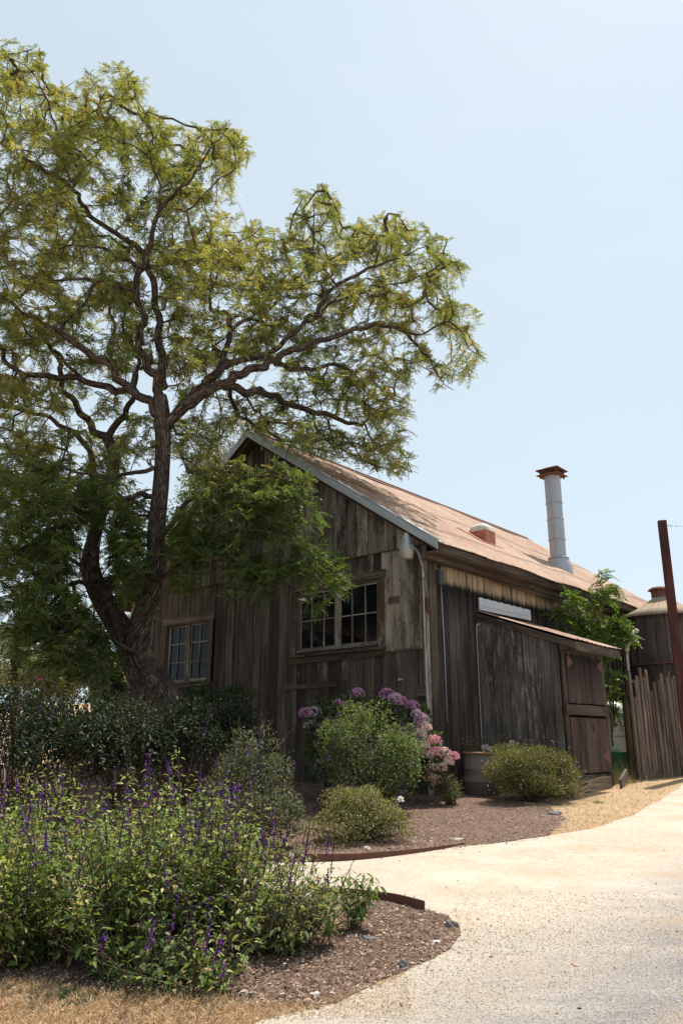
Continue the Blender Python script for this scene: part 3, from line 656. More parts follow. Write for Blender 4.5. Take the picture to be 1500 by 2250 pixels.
# splintered end of the bar
mb=MB()
for k in range(9): z_=2.14+.016*k; mb.bar(W(SA1-.36,SB+.085,z_+.0),W(SA1-.1+random.uniform(0,.25),SB+.085,z_+random.uniform(-.015,.015)),Zv*.014,B*.026,pa=.1)
mb.bar(W(SA1-.02,SB+.12,2.17),W(SA1-.02,SB+.12,1.85),S*.05,B*.03)
mb.build('splintered_bar',M['trimw'],shed)
for (z0,z1) in ((2.32,3.2),(1.16,2.08)):
    mb=MB(); boards(mb,SA+.13,SA1-.1,lambda b:z0+random.uniform(-.012,.012),lambda b:z1,(.2,.3),.02,.025,lambda b,z:.15,frame=ff,gap=.007)
    d_=mb.build('door',M['door'],shed)
    mb=MB()
    zz=(3.02 if z0>2 else 1.42)
    for xx in ((SA+.16,SA+.36),(SA1-.12,SA1-.28)) if z0>2 else ((SA1-.1,SA1-.36),):
        mb.hexa([W(xx[0],SB+.052,zz-.11),W(xx[0],SB+.052,zz+.11),W(xx[0],SB+.06,zz+.11),W(xx[0],SB+.06,zz-.11),W(xx[1],SB+.052,zz-.02),W(xx[1],SB+.052,zz+.02),W(xx[1],SB+.06,zz+.02),W(xx[1],SB+.06,zz-.02)])
    mb.build('hinge',M['hinge'],d_)
    if z0<2:
        mb=MB(); 
        for k in range(3): mb.tube([W(2.5+.04*k,SB+.06,1.98),W(2.52+.05*k,SB+.075,1.9),W(2.55+.02*k,SB+.06,1.84)],.008,6)
        mb.build('latch',M['rusty'],d_)
mb=MB(); boards(mb,SA,SA1,lambda a:gz(14.4)-.05,lambda a:1.13,(.5,.8),-.06,.03,lambda b,z:.0,frame=ff); 
mb.bar(W(SA1-.02,.05,gz(15)),W(SA1-.02,.05,3.6),S*.03,B*.1)
c=[W(SA1-.02,.1,1.1),W(SA1-.02,SB,1.1),W(SA1,SB,1.1),W(SA1,.1,1.1)]; mb.hexa(c+[W(SA1-.02,.1,3.8),W(SA1-.02,SB,3.3),W(SA1,SB,3.3),W(SA1,.1,3.8)])
mb.build('back_wall',M['shed'],shed)
# shed roof
mb=MB(); pitch=.19; a0=SA-.10;a1=SA1+.18; n=int((a1-a0)/pitch*8); base=0; bs=[.0,.65,1.3,1.97]
for i in range(n+1):
    a=a0+(a1-a0)*i/n; ph=((a-a0)/pitch)%1; h=.018*max(0,1-abs(ph-.5)*5)
    for bb in bs: mb.v.append(tuple(W(a,bb,zs(bb)+.03+h-.01*math.sin(a*3))))
m_=len(bs)
for i in range(n):
    for j in range(m_-1):
        mb.f.append((i*m_+j,i*m_+j+1,(i+1)*m_+j+1,(i+1)*m_+j)[::-1]); mb.uv+=[(bs[j],i*.02+7),(bs[j+1],i*.02+7),(bs[j+1],i*.02+7.02),(bs[j],i*.02+7.02)][::-1]; mb.r.append(.3);mb.pa.append(0);mb.sm.append(False)
sr=mb.build('shed_roof',M['roof'],shed); sol=sr.modifiers.new('thickness','SOLIDIFY'); sol.thickness=.004
mb=MB(); 
mb.bar(W(SA-.07,.0,zs(0)-.06),W(SA-.07,1.93,zs(1.93)-.06),S*.035,Zv*.12,pa=.35); mb.bar(W(SA-.05,1.93,zs(1.93)-.075),W(SA1+.12,1.93,zs(1.93)-.085),B*.035,Zv*.15,pa=.4)
mb.build('fascia',M['trimw'],shed)
mb=MB(); c=[W(SA-.04,.02,zs(.02)-.03),W(SA-.04,1.9,zs(1.9)-.03),W(SA-.04,1.9,zs(1.9)-.0),W(SA-.04,.02,zs(.02)-.0)]; mb.hexa(c+[x+S*(SA1-SA+.14) for x in c]); mb.build('roof_deck',M['soffit'],shed)
# white insulation sheet on the shed roof, against the barn
mb=MB(); p0,p1=W(1.50,.08,4.06),W(3.45,.1,4.08)
n=26; up_=[]; 
for i in range(n):
    t0,t1=i/n,(i+1)/n; q0=p0+(p1-p0)*t0;q1=p0+(p1-p0)*t1; h0,h1=.235+.008*math.sin(i*1.9)-.02*t0,.235+.008*math.sin((i+1)*1.9)-.02*t1
    mb.hexa([q0,q0+B*.03,q0+B*.03-B*0+Zv*h0,q0+Zv*h0,q1,q1+B*.03,q1+B*.03+Zv*h1,q1+Zv*h1],rnd=.5)
mb.bar(p0+B*.035+Zv*.08,p1+B*.035+Zv*.08,Zv*.012,B*.01)
tag(mb.build('foam_sheet',plain('weathered_foam',(.5,.52,.54),.8,var=.12),None,p0),'long white foam sheet standing on the lean-to roof edge','insulation sheet')
pipe('conduit','grey hooked conduit on the wall where shed meets barn','conduit',[W(1.52,.08,3.78),W(1.49,.06,3.8),W(1.47,.03,3.7),W(1.46,.03,3.2),W(1.46,.03,2.2),W(1.46,.03,1.65),W(1.47,-.04,1.5)],.015,M['galv'])
# broken planks under the door
for (a,b,z,da,db,dz,wd,lb) in ((1.9,1.75,1.0,1.0,.0,.04,.2,'dark plank wedged flat under the shed door'),(2.95,1.9,1.0,.75,.18,.16,.16,'broken grey plank tilted against the shed door foot')):
    mb=MB(); mb.bar(W(a,b,z-.04),W(a+da,b-db,z-.04+dz),Zv*wd,B*.04+Zv*.0,pa=.1); tag(mb.build('plank',M['trimw'],None,W(a,b,gz(14.2))),lb,'plank')
# ---------------- water tank ----------------
tc=atY(1455,1360,19); tz=tc[2]; tg=gz(19); R=1.07
tank=thing('wooden_water_tank','round stave water tank with conical metal roof behind the picket fence','water tank',(tc[0],tc[1],tg))
mb=MB(); rows=[tg,tg+.9,2.75,3.45,tz-.02]; n=26
rows=[tg,1.9,2.65,3.4,tz+.02]
for r_ in range(len(rows)-1):
    off=random.random(); rr=R*.88+.012*(r_%2)
    for k in range(n):
        t0=2*math.pi*(k+off)/n;t1=2*math.pi*(k+off+.96)/n; ja=random.uniform(-.006,.006)
        def q(t,r,z): return np.array([tc[0]+r*math.cos(t),tc[1]+r*math.sin(t),z])
        mb.hexa([q(t0,rr-.03,rows[r_]),q(t1,rr-.03,rows[r_]),q(t1,rr+ja,rows[r_]),q(t0,rr+ja,rows[r_]),q(t0,rr-.03,rows[r_+1]),q(t1,rr-.03,rows[r_+1]),q(t1,rr+ja,rows[r_+1]),q(t0,rr+ja,rows[r_+1])],pa=.15)
mb.lathe((tc[0],tc[1],tg),[(R*.84,0),(R*.84,tz-tg)],24)
tb=mb.build('stave_wall',M['tankw'],tank)
for z_ in rows[1:-1]:
    mb=MB(); P=[(R*.88+.02)]; ring=[np.array([tc[0]+(R*.9+.008)*math.cos(t),tc[1]+(R*.9+.008)*math.sin(t),z_]) for t in np.linspace(0,2*math.pi,33)]; mb.tube(ring,.014,6,cap=False); mb.build('hoop',M['rusty'],tank)
mb=MB(); ch=.45
mb.lathe((tc[0],tc[1],tz),[(R*1.02,-.03),(R*1.03,0),(R*.6,ch*.46),(.30,ch*.92),(.27,ch)],36,rnd=.4)
def tankroof():
    m,n,b=mat('lichen_tin'); a=noise_(n,uvvec(n,1.2,16,0),1,6,.65); c=noise_(n,uvvec(n,9,18,0),1,5,.7)
    col=mix_(n,rng_(n,a,.35,.65),(.14,.10,.075),(.30,.235,.165)); col=mix_(n,rng_(n,c,.5,.66),col,(.48,.29,.10)); col=mix_(n,rng_(n,c,.42,.3),col,(.5,.47,.42))
    lk(n,col,b.inputs['Base Color']); b.inputs['Roughness'].default_value=.8; bump_(n,b,c,.3,.01); return m
tr=mb.build('conical_roof',tankroof(),tank)
mb=MB(); mb.lathe((tc[0],tc[1],tz+ch-.05),[(.30,0),(.20,.1),(.19,.1)],24); mb.build('collar',M['galvd'],tr)
mb=MB(); cc=(tc[0]-.02,tc[1],tz+ch+.04); mb.lathe(cc,[(.185,.0),(.185,.09)],24); mb.lathe(cc,[(.178,.09),(.178,.19)],24); 
for k in range(6):
    t_=k*math.pi/3; mb.bar(np.array(cc)+np.array([.185*math.cos(t_),.185*math.sin(t_),.05]),np.array(cc)+np.array([.185*math.cos(t_),.185*math.sin(t_),.22]),S*.02,B*.02)
mb.lathe(cc,[(.0,.19),(.25,.195),(.255,.21),(.17,.27),(.0,.30)],24); mb.build('cap',M['rusty'],tr)
# ---------------- gas tank, tub ----------------
pc=atY(1350,1640,17.3); pg=gz(17.3); pt=atY(1350,1541,17.3)[2]; r=.37
gt=thing('gas_tank','silver upright gas tank between shed door and mossy post','gas tank',(pc[0],pc[1],pg))
mb=MB(); mb.lathe((pc[0],pc[1],pt),[(0,0),(.12,-.006),(.22,-.03),(.30,-.08),(.35,-.15),(r,-.24),(r,pg-pt+.05),(r*.8,pg-pt)],36,rnd=.5)
gb=mb.build('tank_body',metal('brushed_silver',(.68,.66,.60),(.80,.78,.72),rust=(.5,.42,.33),ramt=.05,rough=.42,metallic=.05),gt)  # colour brightened so the tank looks lit while standing in shade
for z_ in (pt-.25,pt-.72):
    mb=MB(); mb.lathe((pc[0],pc[1],z_),[(r,-.015),(r+.01,-.01),(r+.01,.01),(r,.015)],36); mb.build('band',M['galv'],gt)
lab=LB()
def arc_label(t0,t1,z0,z1,col,rr):
    n=6
    for i in range(n):
        a,b_=t0+(t1-t0)*i/n,t0+(t1-t0)*(i+1)/n
        P=[(pc[0]+rr*math.cos(x),pc[1]+rr*math.sin(x),z) for x,z in ((a,z0),(b_,z0),(b_,z1),(a,z1))]
        lab.V.append(np.array(P)); lab.F.append(np.array([(0,1,2),(0,2,3)])+lab.n); lab.C.append(np.array([col]*4,float)); lab.n+=4
tq=math.atan2(-1,-.33)+.72
arc_label(tq-.22,tq+.28,pt-.42,pt-.28,(.6,.6,.58),r+.003); arc_label(tq-.18,tq+.24,pt-.36,pt-.31,(.06,.25,.5),r+.005)
lab.build('label',colmat('printed_label',.5),gt)
gq=G(1366,1682); 
tub=MB(); tq_=np.array([atY(1362,1690,16.7)[0],16.7,gz(16.7)]); tub.lathe(tq_,[(0,.01),(.15,.01),(.17,.05),(.20,.46),(.215,.47),(.215,.50),(.19,.50),(.15,.06),(.0,.05)],28)
tag(tub.build('tub',plain('green_plastic',(.01,.13,.06),.4,var=.1),None,tq_),'green plastic tub on the grass by the gas tank','tub')
# ---------------- posts, fence ----------------
def post(name,label,cat,base,top,wd,mt,ax=S,ay=B):
    mb=MB(); mb.bar(np.asarray(base)-Zv*.05,top,ax*wd,ay*wd,pa=.2); return tag(mb.build(name,mt,None,base),label,cat)
pb=G(1390,1713); pg_=pb.copy(); ph=atY(1386,1526,pb[1])[2]
mp=thing('fence_post','mossy grey timber post at the fence end with flat top','post',pb)
mb=MB(); mb.tube([pb-Zv*.05,pb+Zv*.5,pb+Zv*1.0,np.array([pb[0],pb[1],ph-.02])],[.078,.072,.07,.07],12,jit=.04,pa=.3); mb.build('post_shaft',M['mossy'],mp)
mb=MB(); mb.box(np.array([pb[0],pb[1],ph]),S*.2,B*.19,Zv*.02); mb.build('cap',M['mossy'],mp)
q0=pb+np.array([.14,.1,0]); post('fence_post','short dark square post between mossy post and first picket','post',q0,np.array([q0[0],q0[1],ph-.1]),.1,M['picket'])
pl=lambda x,y,d=.35: atY(x,y,pb[1]+d)
mb=MB(); P=[pl(1398,1386,.6),pl(1391,1387,.5),pl(1389,1396,.4),pl(1388,1405,.4),pl(1377,1422,.3),pl(1376,1432,.3),pl(1380,1480,.3),pl(1385,1528,.3)]; mb.tube(P[:5],.032,10); mb.tube(P[:2],.045,10); mb.tube([P[4],P[5]],.045,10); mb.tube(P[5:],.030,10)
tag(mb.build('drain_pipe',plain('lichen_pipe',(.33,.31,.22),.7,var=.35,sc=20),None,P[-1]),'crooked pale lichen covered pipe rising behind the mossy post','pipe')
f0=G(1400,1714); f1=atY(1500,1690,17.1); fd=norm(np.array([*(f1-f0)[:2],0])); fn=np.array([fd[1],-fd[0],0])
fence=thing('picket_fence','rough split picket fence of uneven weathered stakes in dry grass','fence',f0)
mb=MB(); t=0; i=0; hs=[2.05,1.55,1.95,2.0,2.12,1.8,2.0,2.05,1.7,1.9,1.65,1.95,1.8,2.1,1.85]
while t<7.5:
    wd=random.uniform(.05,.095); h=(hs[i]+.0 if i<len(hs) else random.uniform(1.6,2.1))+random.uniform(-.05,.05); p=f0+fd*(t+wd/2); p[2]=0; z=gz(p[1]); ln=random.uniform(-.02,.02)
    a0_=p-fd*wd/2;a1_=p+fd*wd/2; tp=Zv*h+fd*ln; k=.8
    o=fn*random.uniform(-.02,.03)
    mb.hexa([a0_+o+Zv*(z-.05),a1_+o+Zv*(z-.05),a1_+o+fn*.035+Zv*(z-.05),a0_+o+fn*.035+Zv*(z-.05),p-fd*wd/2*k+o+Zv*z+tp,p+fd*wd/2*k+o+Zv*(z+random.uniform(-.12,.03))+tp,p+fd*wd/2*k+o+fn*.03+Zv*(z-.02)+tp,p-fd*wd/2*k+o+fn*.03+Zv*(z)+tp],pa=.2)
    t+=wd+random.uniform(.0,.02); i+=1
mb.build('pickets',M['picket'],fence)
mb=MB()
for hh in (.45,1.35): p=f0*1;p[2]=0; q=p+fd*7.5; mb.bar(p-fn*.05+Zv*(gz(p[1])+hh),q-fn*.05+Zv*(gz(q[1])+hh),fn*.04,Zv*.09)
mb.build('rail',M['picket'],fence)

for tt in (2.3,4.9):
    p=f0+fd*tt; p[2]=gz(p[1]); mb=MB(); mb.tube([p-fn*.1-Zv*.05,p-fn*.1+Zv*1.95],.06,10,jit=.05); mb.build('post',M['picket'],fence)
rp=atY(1500,1545,16.6); rp[2]=gz(rp[1]); rt=atY(1463,1145,16.6)[2]
red=post('red_post','tall red stained timber post standing in front of the picket fence','post',rp,np.array([rp[0],rp[1],rt]),.175,M['redpost'],norm(np.array([.95,-.3,0])),norm(np.array([.3,.95,0])))
et=np.array([rp[0],rp[1],rt-.1]); ex=np.array([1,.05,-.02])
mb=MB(); c_=et+ex*.16; mb.tube([et+ex*.07,et+ex*.12],.006,6); mb.tube([c_+np.array([.028*math.cos(t),0,.028*math.sin(t)]) for t in np.linspace(0,2*math.pi,14)],.005,5); mb.tube([et+ex*.19,et+ex*.32],.009,6); mb.tube([et+ex*.32,et+ex*1.2-Zv*.02,et+ex*2.5],.004,5)
tag(mb.build('guy_wire',M['galvd'],None,et),'thin wire with eye bolt strung from the red post top','wire')
# pole seen left of the locust trunk
pp=np.array([-4.9,17.5,gz(17.5)]); pz=atY(230,1411,17.5)[2]; pp[0]=atY(230,1450,17.5)[0]
wp=thing('garden_post','slim dark post with pale cap behind the locust trunk','post',pp)
mb=MB(); mb.tube([pp-Zv*.05,np.array([pp[0],pp[1],pz-.08])],[.06,.055],10); mb.build('post_shaft',M['mossy'],wp)
mb=MB(); mb.lathe((pp[0],pp[1],pz-.1),[(.06,0),(.09,.01),(.09,.06),(.05,.09),(0,.1)],14); mb.build('cap',M['white'],wp)
# steel edging
def edging(pxs,h0,h1,label,stake=None):
    P=smooth([G(*q) for q in pxs],8); mb=MB(); n=len(P)
    for i in range(n-1):
        t0,t1=i/(n-1),(i+1)/(n-1); a,b_=P[i]*1,P[i+1]*1; ha,hb=h0+(h1-h0)*t0,h0+(h1-h0)*t1
        d=norm((b_-a)*np.array([1,1,0])); nn=np.array([-d[1],d[0],0])*.006
        mb.hexa([a-nn-Zv*.03,a+nn-Zv*.03,a+nn+Zv*ha,a-nn+Zv*ha,b_-nn-Zv*.03,b_+nn-Zv*.03,b_+nn+Zv*hb,b_-nn+Zv*hb],rnd=.4,u0=t0*5)
    if stake is not None:
        q=P[int(stake*(n-1))]; mb.box(q+Zv*(h0*.6)+np.array([0,-.01,0]),np.array([.03,0,0]),np.array([0,.03,0]),Zv*.12)
    return tag(mb.build('steel_edging',M['edge'],None,P[0]),label,'edging')
edging([(380,1893),(500,1897),(630,1895),(760,1892),(880,1880),(960,1868),(1022,1856)],.115,.02,'rusty steel edging strip below the round rose bush')
edging([(640,1972),(720,1966),(800,1974),(870,1985),(932,2003)],.05,.075,'short rusty edging strip behind the lone leafy seedling',.62)
# barrel planter
bq=G(1062,1747); bx=bq[0];by=bq[1]+.1; bz=gz(by); r=.29
bt=atY(1052,1655,by)[2]-bz
pot=thing('barrel_planter','rusty rimmed cut-down metal drum planter between hydrangea and trailing bush','planter',(bx,by,bz))
mb=MB(); mb.lathe((bx,by,bz),[(0,.01),(r,.0),(r,.2),(r+.012,.21),(r,.225),(r,bt*.6),(r+.012,bt*.6+.01),(r,bt*.6+.025),(r,bt)],40,rnd=.3)
mb.lathe((bx,by,bz),[(r-.02,bt),(r-.02,bt-.12)],40)
mb.build('drum',metal('drum_paint',(.16,.12,.105),(.25,.2,.175),rust=(.05,.018,.012),ramt=.35,rough=.85,metallic=.0,scale=(1.5,3)),pot)
ring=[np.array([bx+(r+.004)*math.cos(t),by+(r+.004)*math.sin(t),bz+bt]) for t in np.linspace(0,2*math.pi,41)]
mb=MB(); mb.tube(ring,.022,8,cap=False,jit=.1); mb.build('rim',metal('flaky_rust',(.26,.11,.06),(.36,.2,.13),ramt=.5,rough=.9,metallic=0),pot)
mb=MB(); mb.lathe((bx,by,bz+bt-.09),[(0,.03),(r-.02,0)],24); mb.build('potting_soil',M['mulch'],pot)
# things behind the glass
mb=MB(); cp=W(.35,-6.65,2.9)
rows_=[]
for i in range(11):
    for j in range(9):
        u,v=i/10,j/8; wd=.32*(1-v)**.6+.03; mb.v.append(tuple(cp+B*((u-.5)*2*wd)+Zv*(v*.62)+S*(.05*math.sin(u*14+v*3))))
for i in range(10):
    for j in range(8): a=i*9+j; mb.f.append((a,a+9,a+10,a+1)); mb.uv+=[(0,0)]*4; mb.r.append(.5);mb.pa.append(0);mb.sm.append(True)
tag(mb.build('dust_sheet',plain('pale_cloth',(.55,.5,.44),.9,var=.1),None,cp),'pale draped cloth seen behind the left window panes','cloth')
for k,(bb,hh,cl) in enumerate(((-2.95,.22,(.1,.12,.1)),(-2.3,.3,(.12,.1,.08)),(-1.45,.26,(.2,.2,.18)))):
    q=W(.2,bb,3.40); mb=MB(); mb.lathe(q,[(0,0),(.04,0),(.042,hh*.55),(.015,hh*.75),(.014,hh),(0,hh)],14); tag(mb.build('bottle',plain('bottle_glass',cl,.2),None,q),('squat dark bottle at left end of the wide window','tall brown bottle behind the wide window middle','pale bottle near right end of the wide window')[k],'bottle')
mb=MB(); mb.bar(W(.2,-3.2,3.375),W(.2,-1.05,3.375),S*.25,Zv*.04); mb.build('inner_shelf',M['trimw'],barn)
# ================= vegetation =================
M['leaf']=leafmat('locust_leaf',.5,.45,(1.35,1.25,.5)); M['sleaf']=leafmat('shrub_leaf',.36,.55,(1.3,1.25,.6)); M['petal']=leafmat('petal',.35,.8,(1.1,1.05,1.1),.1)
M['twig']=colmat('twig_bark'); M['dry']=leafmat('dry_blade',.25,.8,(1.1,1,.8),.15)
M['chips']=colmat('chip_scatter'); 
# ---------------- the locust tree ----------------
tb_=np.array([atY(405,1700,13.8)[0],13.8,gz(13.8)])
tree=thing('locust_tree','huge spreading locust tree with forked leaning trunk over the barn gable','tree',tb_)
LIMB=[ # (px,py,Y,radius m)
 [(425,1740,13.5,.50),(385,1610,13.6,.40),(350,1533,13.7,.34),(318,1480,13.8,.295),(299,1440,13.85,.28),(288,1400,13.9,.26)],
 [(299,1440,13.8,.24),(302,1395,13.7,.21),(315,1350,13.6,.175),(336,1290,13.5,.15),(342,1217,13.4,.145),(343,1170,13.4,.15),(351,1095,13.4,.14),(357,1020,13.4,.135),(358,945,13.4,.14),(354,900,13.4,.15),(352,870,13.4,.12)],
 [(292,1420,13.9,.25),(268,1385,14,.22),(245,1350,14.2,.20),(217,1300,14.4,.185),(199,1248,14.5,.17),(205,1190,14.7,.13),(225,1120,14.8,.12),(247,1060,14.8,.11),(250,1000,14.9,.11),(236,962,15,.11)],
 [(199,1250,14.5,.15),(188,1236,14.5,.12)],
 # right limbs
 [(358,945,13.4,.12),(395,905,13.3,.115),(450,862,13.1,.11),(500,838,12.9,.10),(534,817,12.8,.09),(575,806,12.6,.08),(605,790,12.5,.075),(639,770,12.4,.07),(702,750,12.3,.06),(765,729,12.2,.05),(815,716,12.1,.045),(870,720,12,.035),(904,745,12,.03),(925,770,12,.022),(945,790,12,.018),(962,825,12,.012)],
 [(870,720,12,.03),(925,735,11.9,.022),(975,707,11.8,.018),(1013,728,11.8,.014),(1030,766,11.8,.01),(1068,788,11.8,.006)],
 [(945,790,12,.014),(965,832,12,.01),(996,858,12,.006)],
 [(605,800,12.5,.055),(645,811,12.7,.05),(685,810,12.9,.045),(744,802,13.1,.035),(786,830,13.2,.022),(800,860,13.3,.015)],
 [(490,845,12.95,.09),(540,862,13.2,.085),(576,859,13.4,.075),(618,880,13.6,.07),(660,897,13.8,.065),(719,911,14,.055),(769,930,14.1,.045),(799,930,14.2,.035),(825,905,14.2,.02),(850,880,14.2,.012)],
 [(685,905,13.9,.035),(702,951,14.1,.03),(744,985,14.3,.022),(782,1002,14.4,.015),(830,1025,14.5,.01),(880,1030,14.5,.006)],
 [(799,930,14.2,.025),(820,970,14.3,.02),(850,1000,14.4,.012),(890,1020,14.4,.007)],
 [(505,850,13.5,.05),(517,905,14,.045),(547,926,14.2,.04),(589,951,14.5,.033),(640,972,14.7,.025),(690,975,14.9,.015)],
 [(375,925,13.4,.10),(420,870,13.6,.085),(450,842,13.7,.08),(492,787,13.9,.07),(505,716,14,.06),(500,690,14,.05),(467,682,14,.04),(462,650,14,.03),(480,600,14.1,.02),(500,560,14.1,.012)],
 [(500,740,14,.05),(540,700,14.3,.04),(580,712,14.4,.03),(620,715,14.4,.02)],
 [(450,862,13.2,.075),(500,800,13.1,.07),(576,783,13,.06),(630,745,12.9,.055),(673,703,12.8,.05),(700,680,12.8,.048),(715,650,12.7,.045),(740,628,12.7,.04),(761,615,12.6,.038),(820,586,12.5,.03),(870,569,12.5,.02),(920,548,12.4,.012),(960,530,12.4,.007)],
 [(673,706,12.8,.04),(702,697,12.8,.035),(722,668,12.6,.03),(775,650,12.5,.025),(828,632,12.4,.02),(904,615,12.3,.018),(954,590,12.2,.014),(988,573,12.2,.01),(1028,584,12.2,.005)],
 [(740,628,12.7,.03),(690,560,12.8,.022),(690,500,12.9,.015),(688,440,12.9,.008)],
 [(820,586,12.5,.02),(840,530,12.6,.014),(850,480,12.6,.008)],
 # upper crown
 [(352,880,13.4,.11),(344,834,13.4,.10),(318,790,13.3,.085),(304,746,13.2,.08),(316,698,13.1,.075),(298,642,13,.07),(316,578,12.9,.065),(332,530,12.8,.055),(348,466,12.7,.045),(384,426,12.6,.035),(428,382,12.5,.028),(456,334,12.4,.02),(488,298,12.3,.012),(505,275,12.3,.006)],
 [(348,466,12.7,.035),(352,410,12.7,.03),(328,330,12.7,.022),(345,295,12.7,.012),(360,260,12.7,.006)],
 [(375,440,12.65,.025),(395,462,12.5,.022),(424,454,12.4,.018),(472,402,12.3,.014),(510,375,12.3,.01),(532,350,12.3,.005)],
 [(360,850,13.5,.10),(352,760,13.8,.09),(345,680,14,.08),(330,600,14.1,.075),(305,545,14.1,.065),(256,514,14,.06),(200,474,13.9,.055),(178,440,13.9,.05),(160,414,13.8,.05),(104,378,13.7,.045),(52,346,13.6,.04),(0,314,13.5,.035),(-60,290,13.5,.025),(-120,240,13.5,.015)],
 [(160,414,13.8,.04),(176,378,13.8,.038),(152,330,13.8,.034),(148,286,13.8,.03),(188,262,13.9,.024),(224,230,13.9,.018),(272,210,14,.013),(296,182,14,.006)],
 [(152,330,13.8,.03),(132,306,13.7,.028),(116,258,13.7,.024),(96,202,13.6,.02),(64,150,13.6,.015),(24,130,13.6,.008)],
 [(200,474,13.9,.03),(140,440,14.2,.02),(90,420,14.4,.012),(30,440,14.4,.008)],
 [(316,590,12.9,.045),(280,574,12.8,.04),(224,546,12.6,.03),(160,540,12.5,.02),(100,560,12.4,.012)],
 [(298,642,13,.045),(240,618,12.8,.04),(180,614,12.6,.035),(104,614,12.4,.02),(40,600,12.3,.01)],
 # left limbs
 [(350,915,13.4,.11),(325,880,13.3,.09),(272,846,13.1,.08),(240,806,13,.075),(180,766,12.8,.07),(140,734,12.7,.06),(100,712,12.6,.05),(60,690,12.5,.04),(0,650,12.4,.03),(-80,600,12.3,.018)],
 [(325,880,13.3,.09),(290,858,13.4,.08),(240,854,13.5,.075),(180,834,13.7,.07),(120,828,13.8,.065),(60,822,13.9,.06),(20,802,14,.055),(0,762,14.1,.05),(-40,700,14.2,.04),(-90,640,14.3,.02)],
 [(180,834,13.7,.04),(140,790,14,.035),(110,760,14.2,.03),(60,730,14.3,.025),(32,670,14.4,.02),(0,592,14.5,.012)],
 [(245,815,13,.045),(246,760,12.9,.04),(252,722,12.8,.036),(240,674,12.7,.03),(236,640,12.7,.022),(224,590,12.6,.012)],
 [(137,730,12.7,.045),(140,710,12.7,.045),(176,682,12.7,.04),(200,638,12.7,.035),(214,610,12.7,.02)],
 [(285,850,13.2,.05),(305,800,13.6,.045),(290,760,13.8,.04),(270,700,14,.03),(300,640,14.2,.02)],
 [(236,962,15,.10),(204,942,15,.09),(172,894,15.1,.08),(136,850,15.2,.07),(134,800,15.3,.06),(108,760,15.3,.05),(80,720,15.4,.03)],
 [(236,962,15,.09),(276,906,15.1,.075),(294,864,15.2,.06),(300,810,15.3,.04)],
 [(215,1150,14.7,.08),(195,987,15,.07),(150,945,15.1,.06),(100,915,15.2,.05),(40,900,15.3,.04),(-30,890,15.4,.02)],
 [(343,1089,13.4,.06),(300,1088,13.2,.055),(275,1100,13,.05),(250,1120,12.8,.04),(200,1110,12.6,.035),(140,1150,12.4,.03),(90,1200,12.3,.02),(30,1250,12.2,.012)],
 [(352,1030,13.4,.05),(310,1035,13.1,.045),(260,1045,12.8,.035),(180,1040,12.6,.025),(100,1010,12.5,.015)],
 [(217,1300,14.4,.06),(160,1280,14.2,.05),(110,1330,14,.035),(60,1400,13.9,.02),(10,1440,13.9,.01)],
 [(199,1250,14.5,.05),(130,1220,14.6,.04),(60,1180,14.7,.03),(-20,1160,14.8,.02)],
 # branch reaching in front of the gable
 [(340,1200,13.4,.06),(380,1150,13.0,.05),(420,1095,12.6,.042),(480,1085,12.3,.036),(545,1110,12.1,.03),(610,1160,12,.024),(680,1215,11.9,.016),(740,1262,11.9,.009)],
 [(336,1290,13.5,.05),(380,1250,13.2,.045),(440,1215,12.9,.038),(510,1230,12.7,.03),(570,1270,12.6,.02),(640,1290,12.5,.012),(690,1325,12.5,.006)],
 [(480,1085,12.3,.03),(540,1050,12.2,.022),(610,1050,12.1,.015),(670,1070,12,.01)],
 [(300,1440,13.6,.05),(240,1400,13.2,.03),(190,1420,13,.02),(150,1450,12.9,.012)],
]
LIMB2=[]
for i,L in enumerate(LIMB):   # right-hand limbs sweep back over the roof, so that they dapple it
    if L[-1][0]>560 and L[-1][1]<1040 or (L[0][0]>560 and L[-1][1]<1040): L=[(x,y,Y+max(0,min(3.6,(x-430)/130)),r*(1+max(0,min(.25,(x-430)/1800)))) for x,y,Y,r in L]
    LIMB2.append(L)
LIMB=LIMB2
mb=MB(); nodes=[];nrad=[]
def smoothr(L,k=5):
    P=[atY(x,y,Y) for x,y,Y,r in L]; R_=[r for *_,r in L]; Q=smooth(P,k); rr=list(np.interp(np.linspace(0,len(L)-1,len(Q)),range(len(L)),R_)); return Q,rr
for i,L in enumerate(LIMB):
    Q,rr=smoothr(L)
    if i>3:   # gnarl
        ph=random.random()*9
        for j in range(1,len(Q)-1): Q[j]=Q[j]+np.array([math.sin(j*1.3+ph),math.sin(j*1.7+ph*2),math.cos(j*1.1+ph)])*min(.032,.35*rr[j]+.006)
    if i==0: Q[0]=Q[0]*1; Q[0][2]=gz(Q[0][1])-.1
    mb.tube(Q,[r*(1.04 if i<4 else .86) for r in rr],16 if i<5 else 9,jit=.03 if i<5 else .0,rnd=.5)
    for j in range(len(Q)):
        if i>3 or j>len(Q)-6: nodes.append(Q[j]); nrad.append(rr[j])
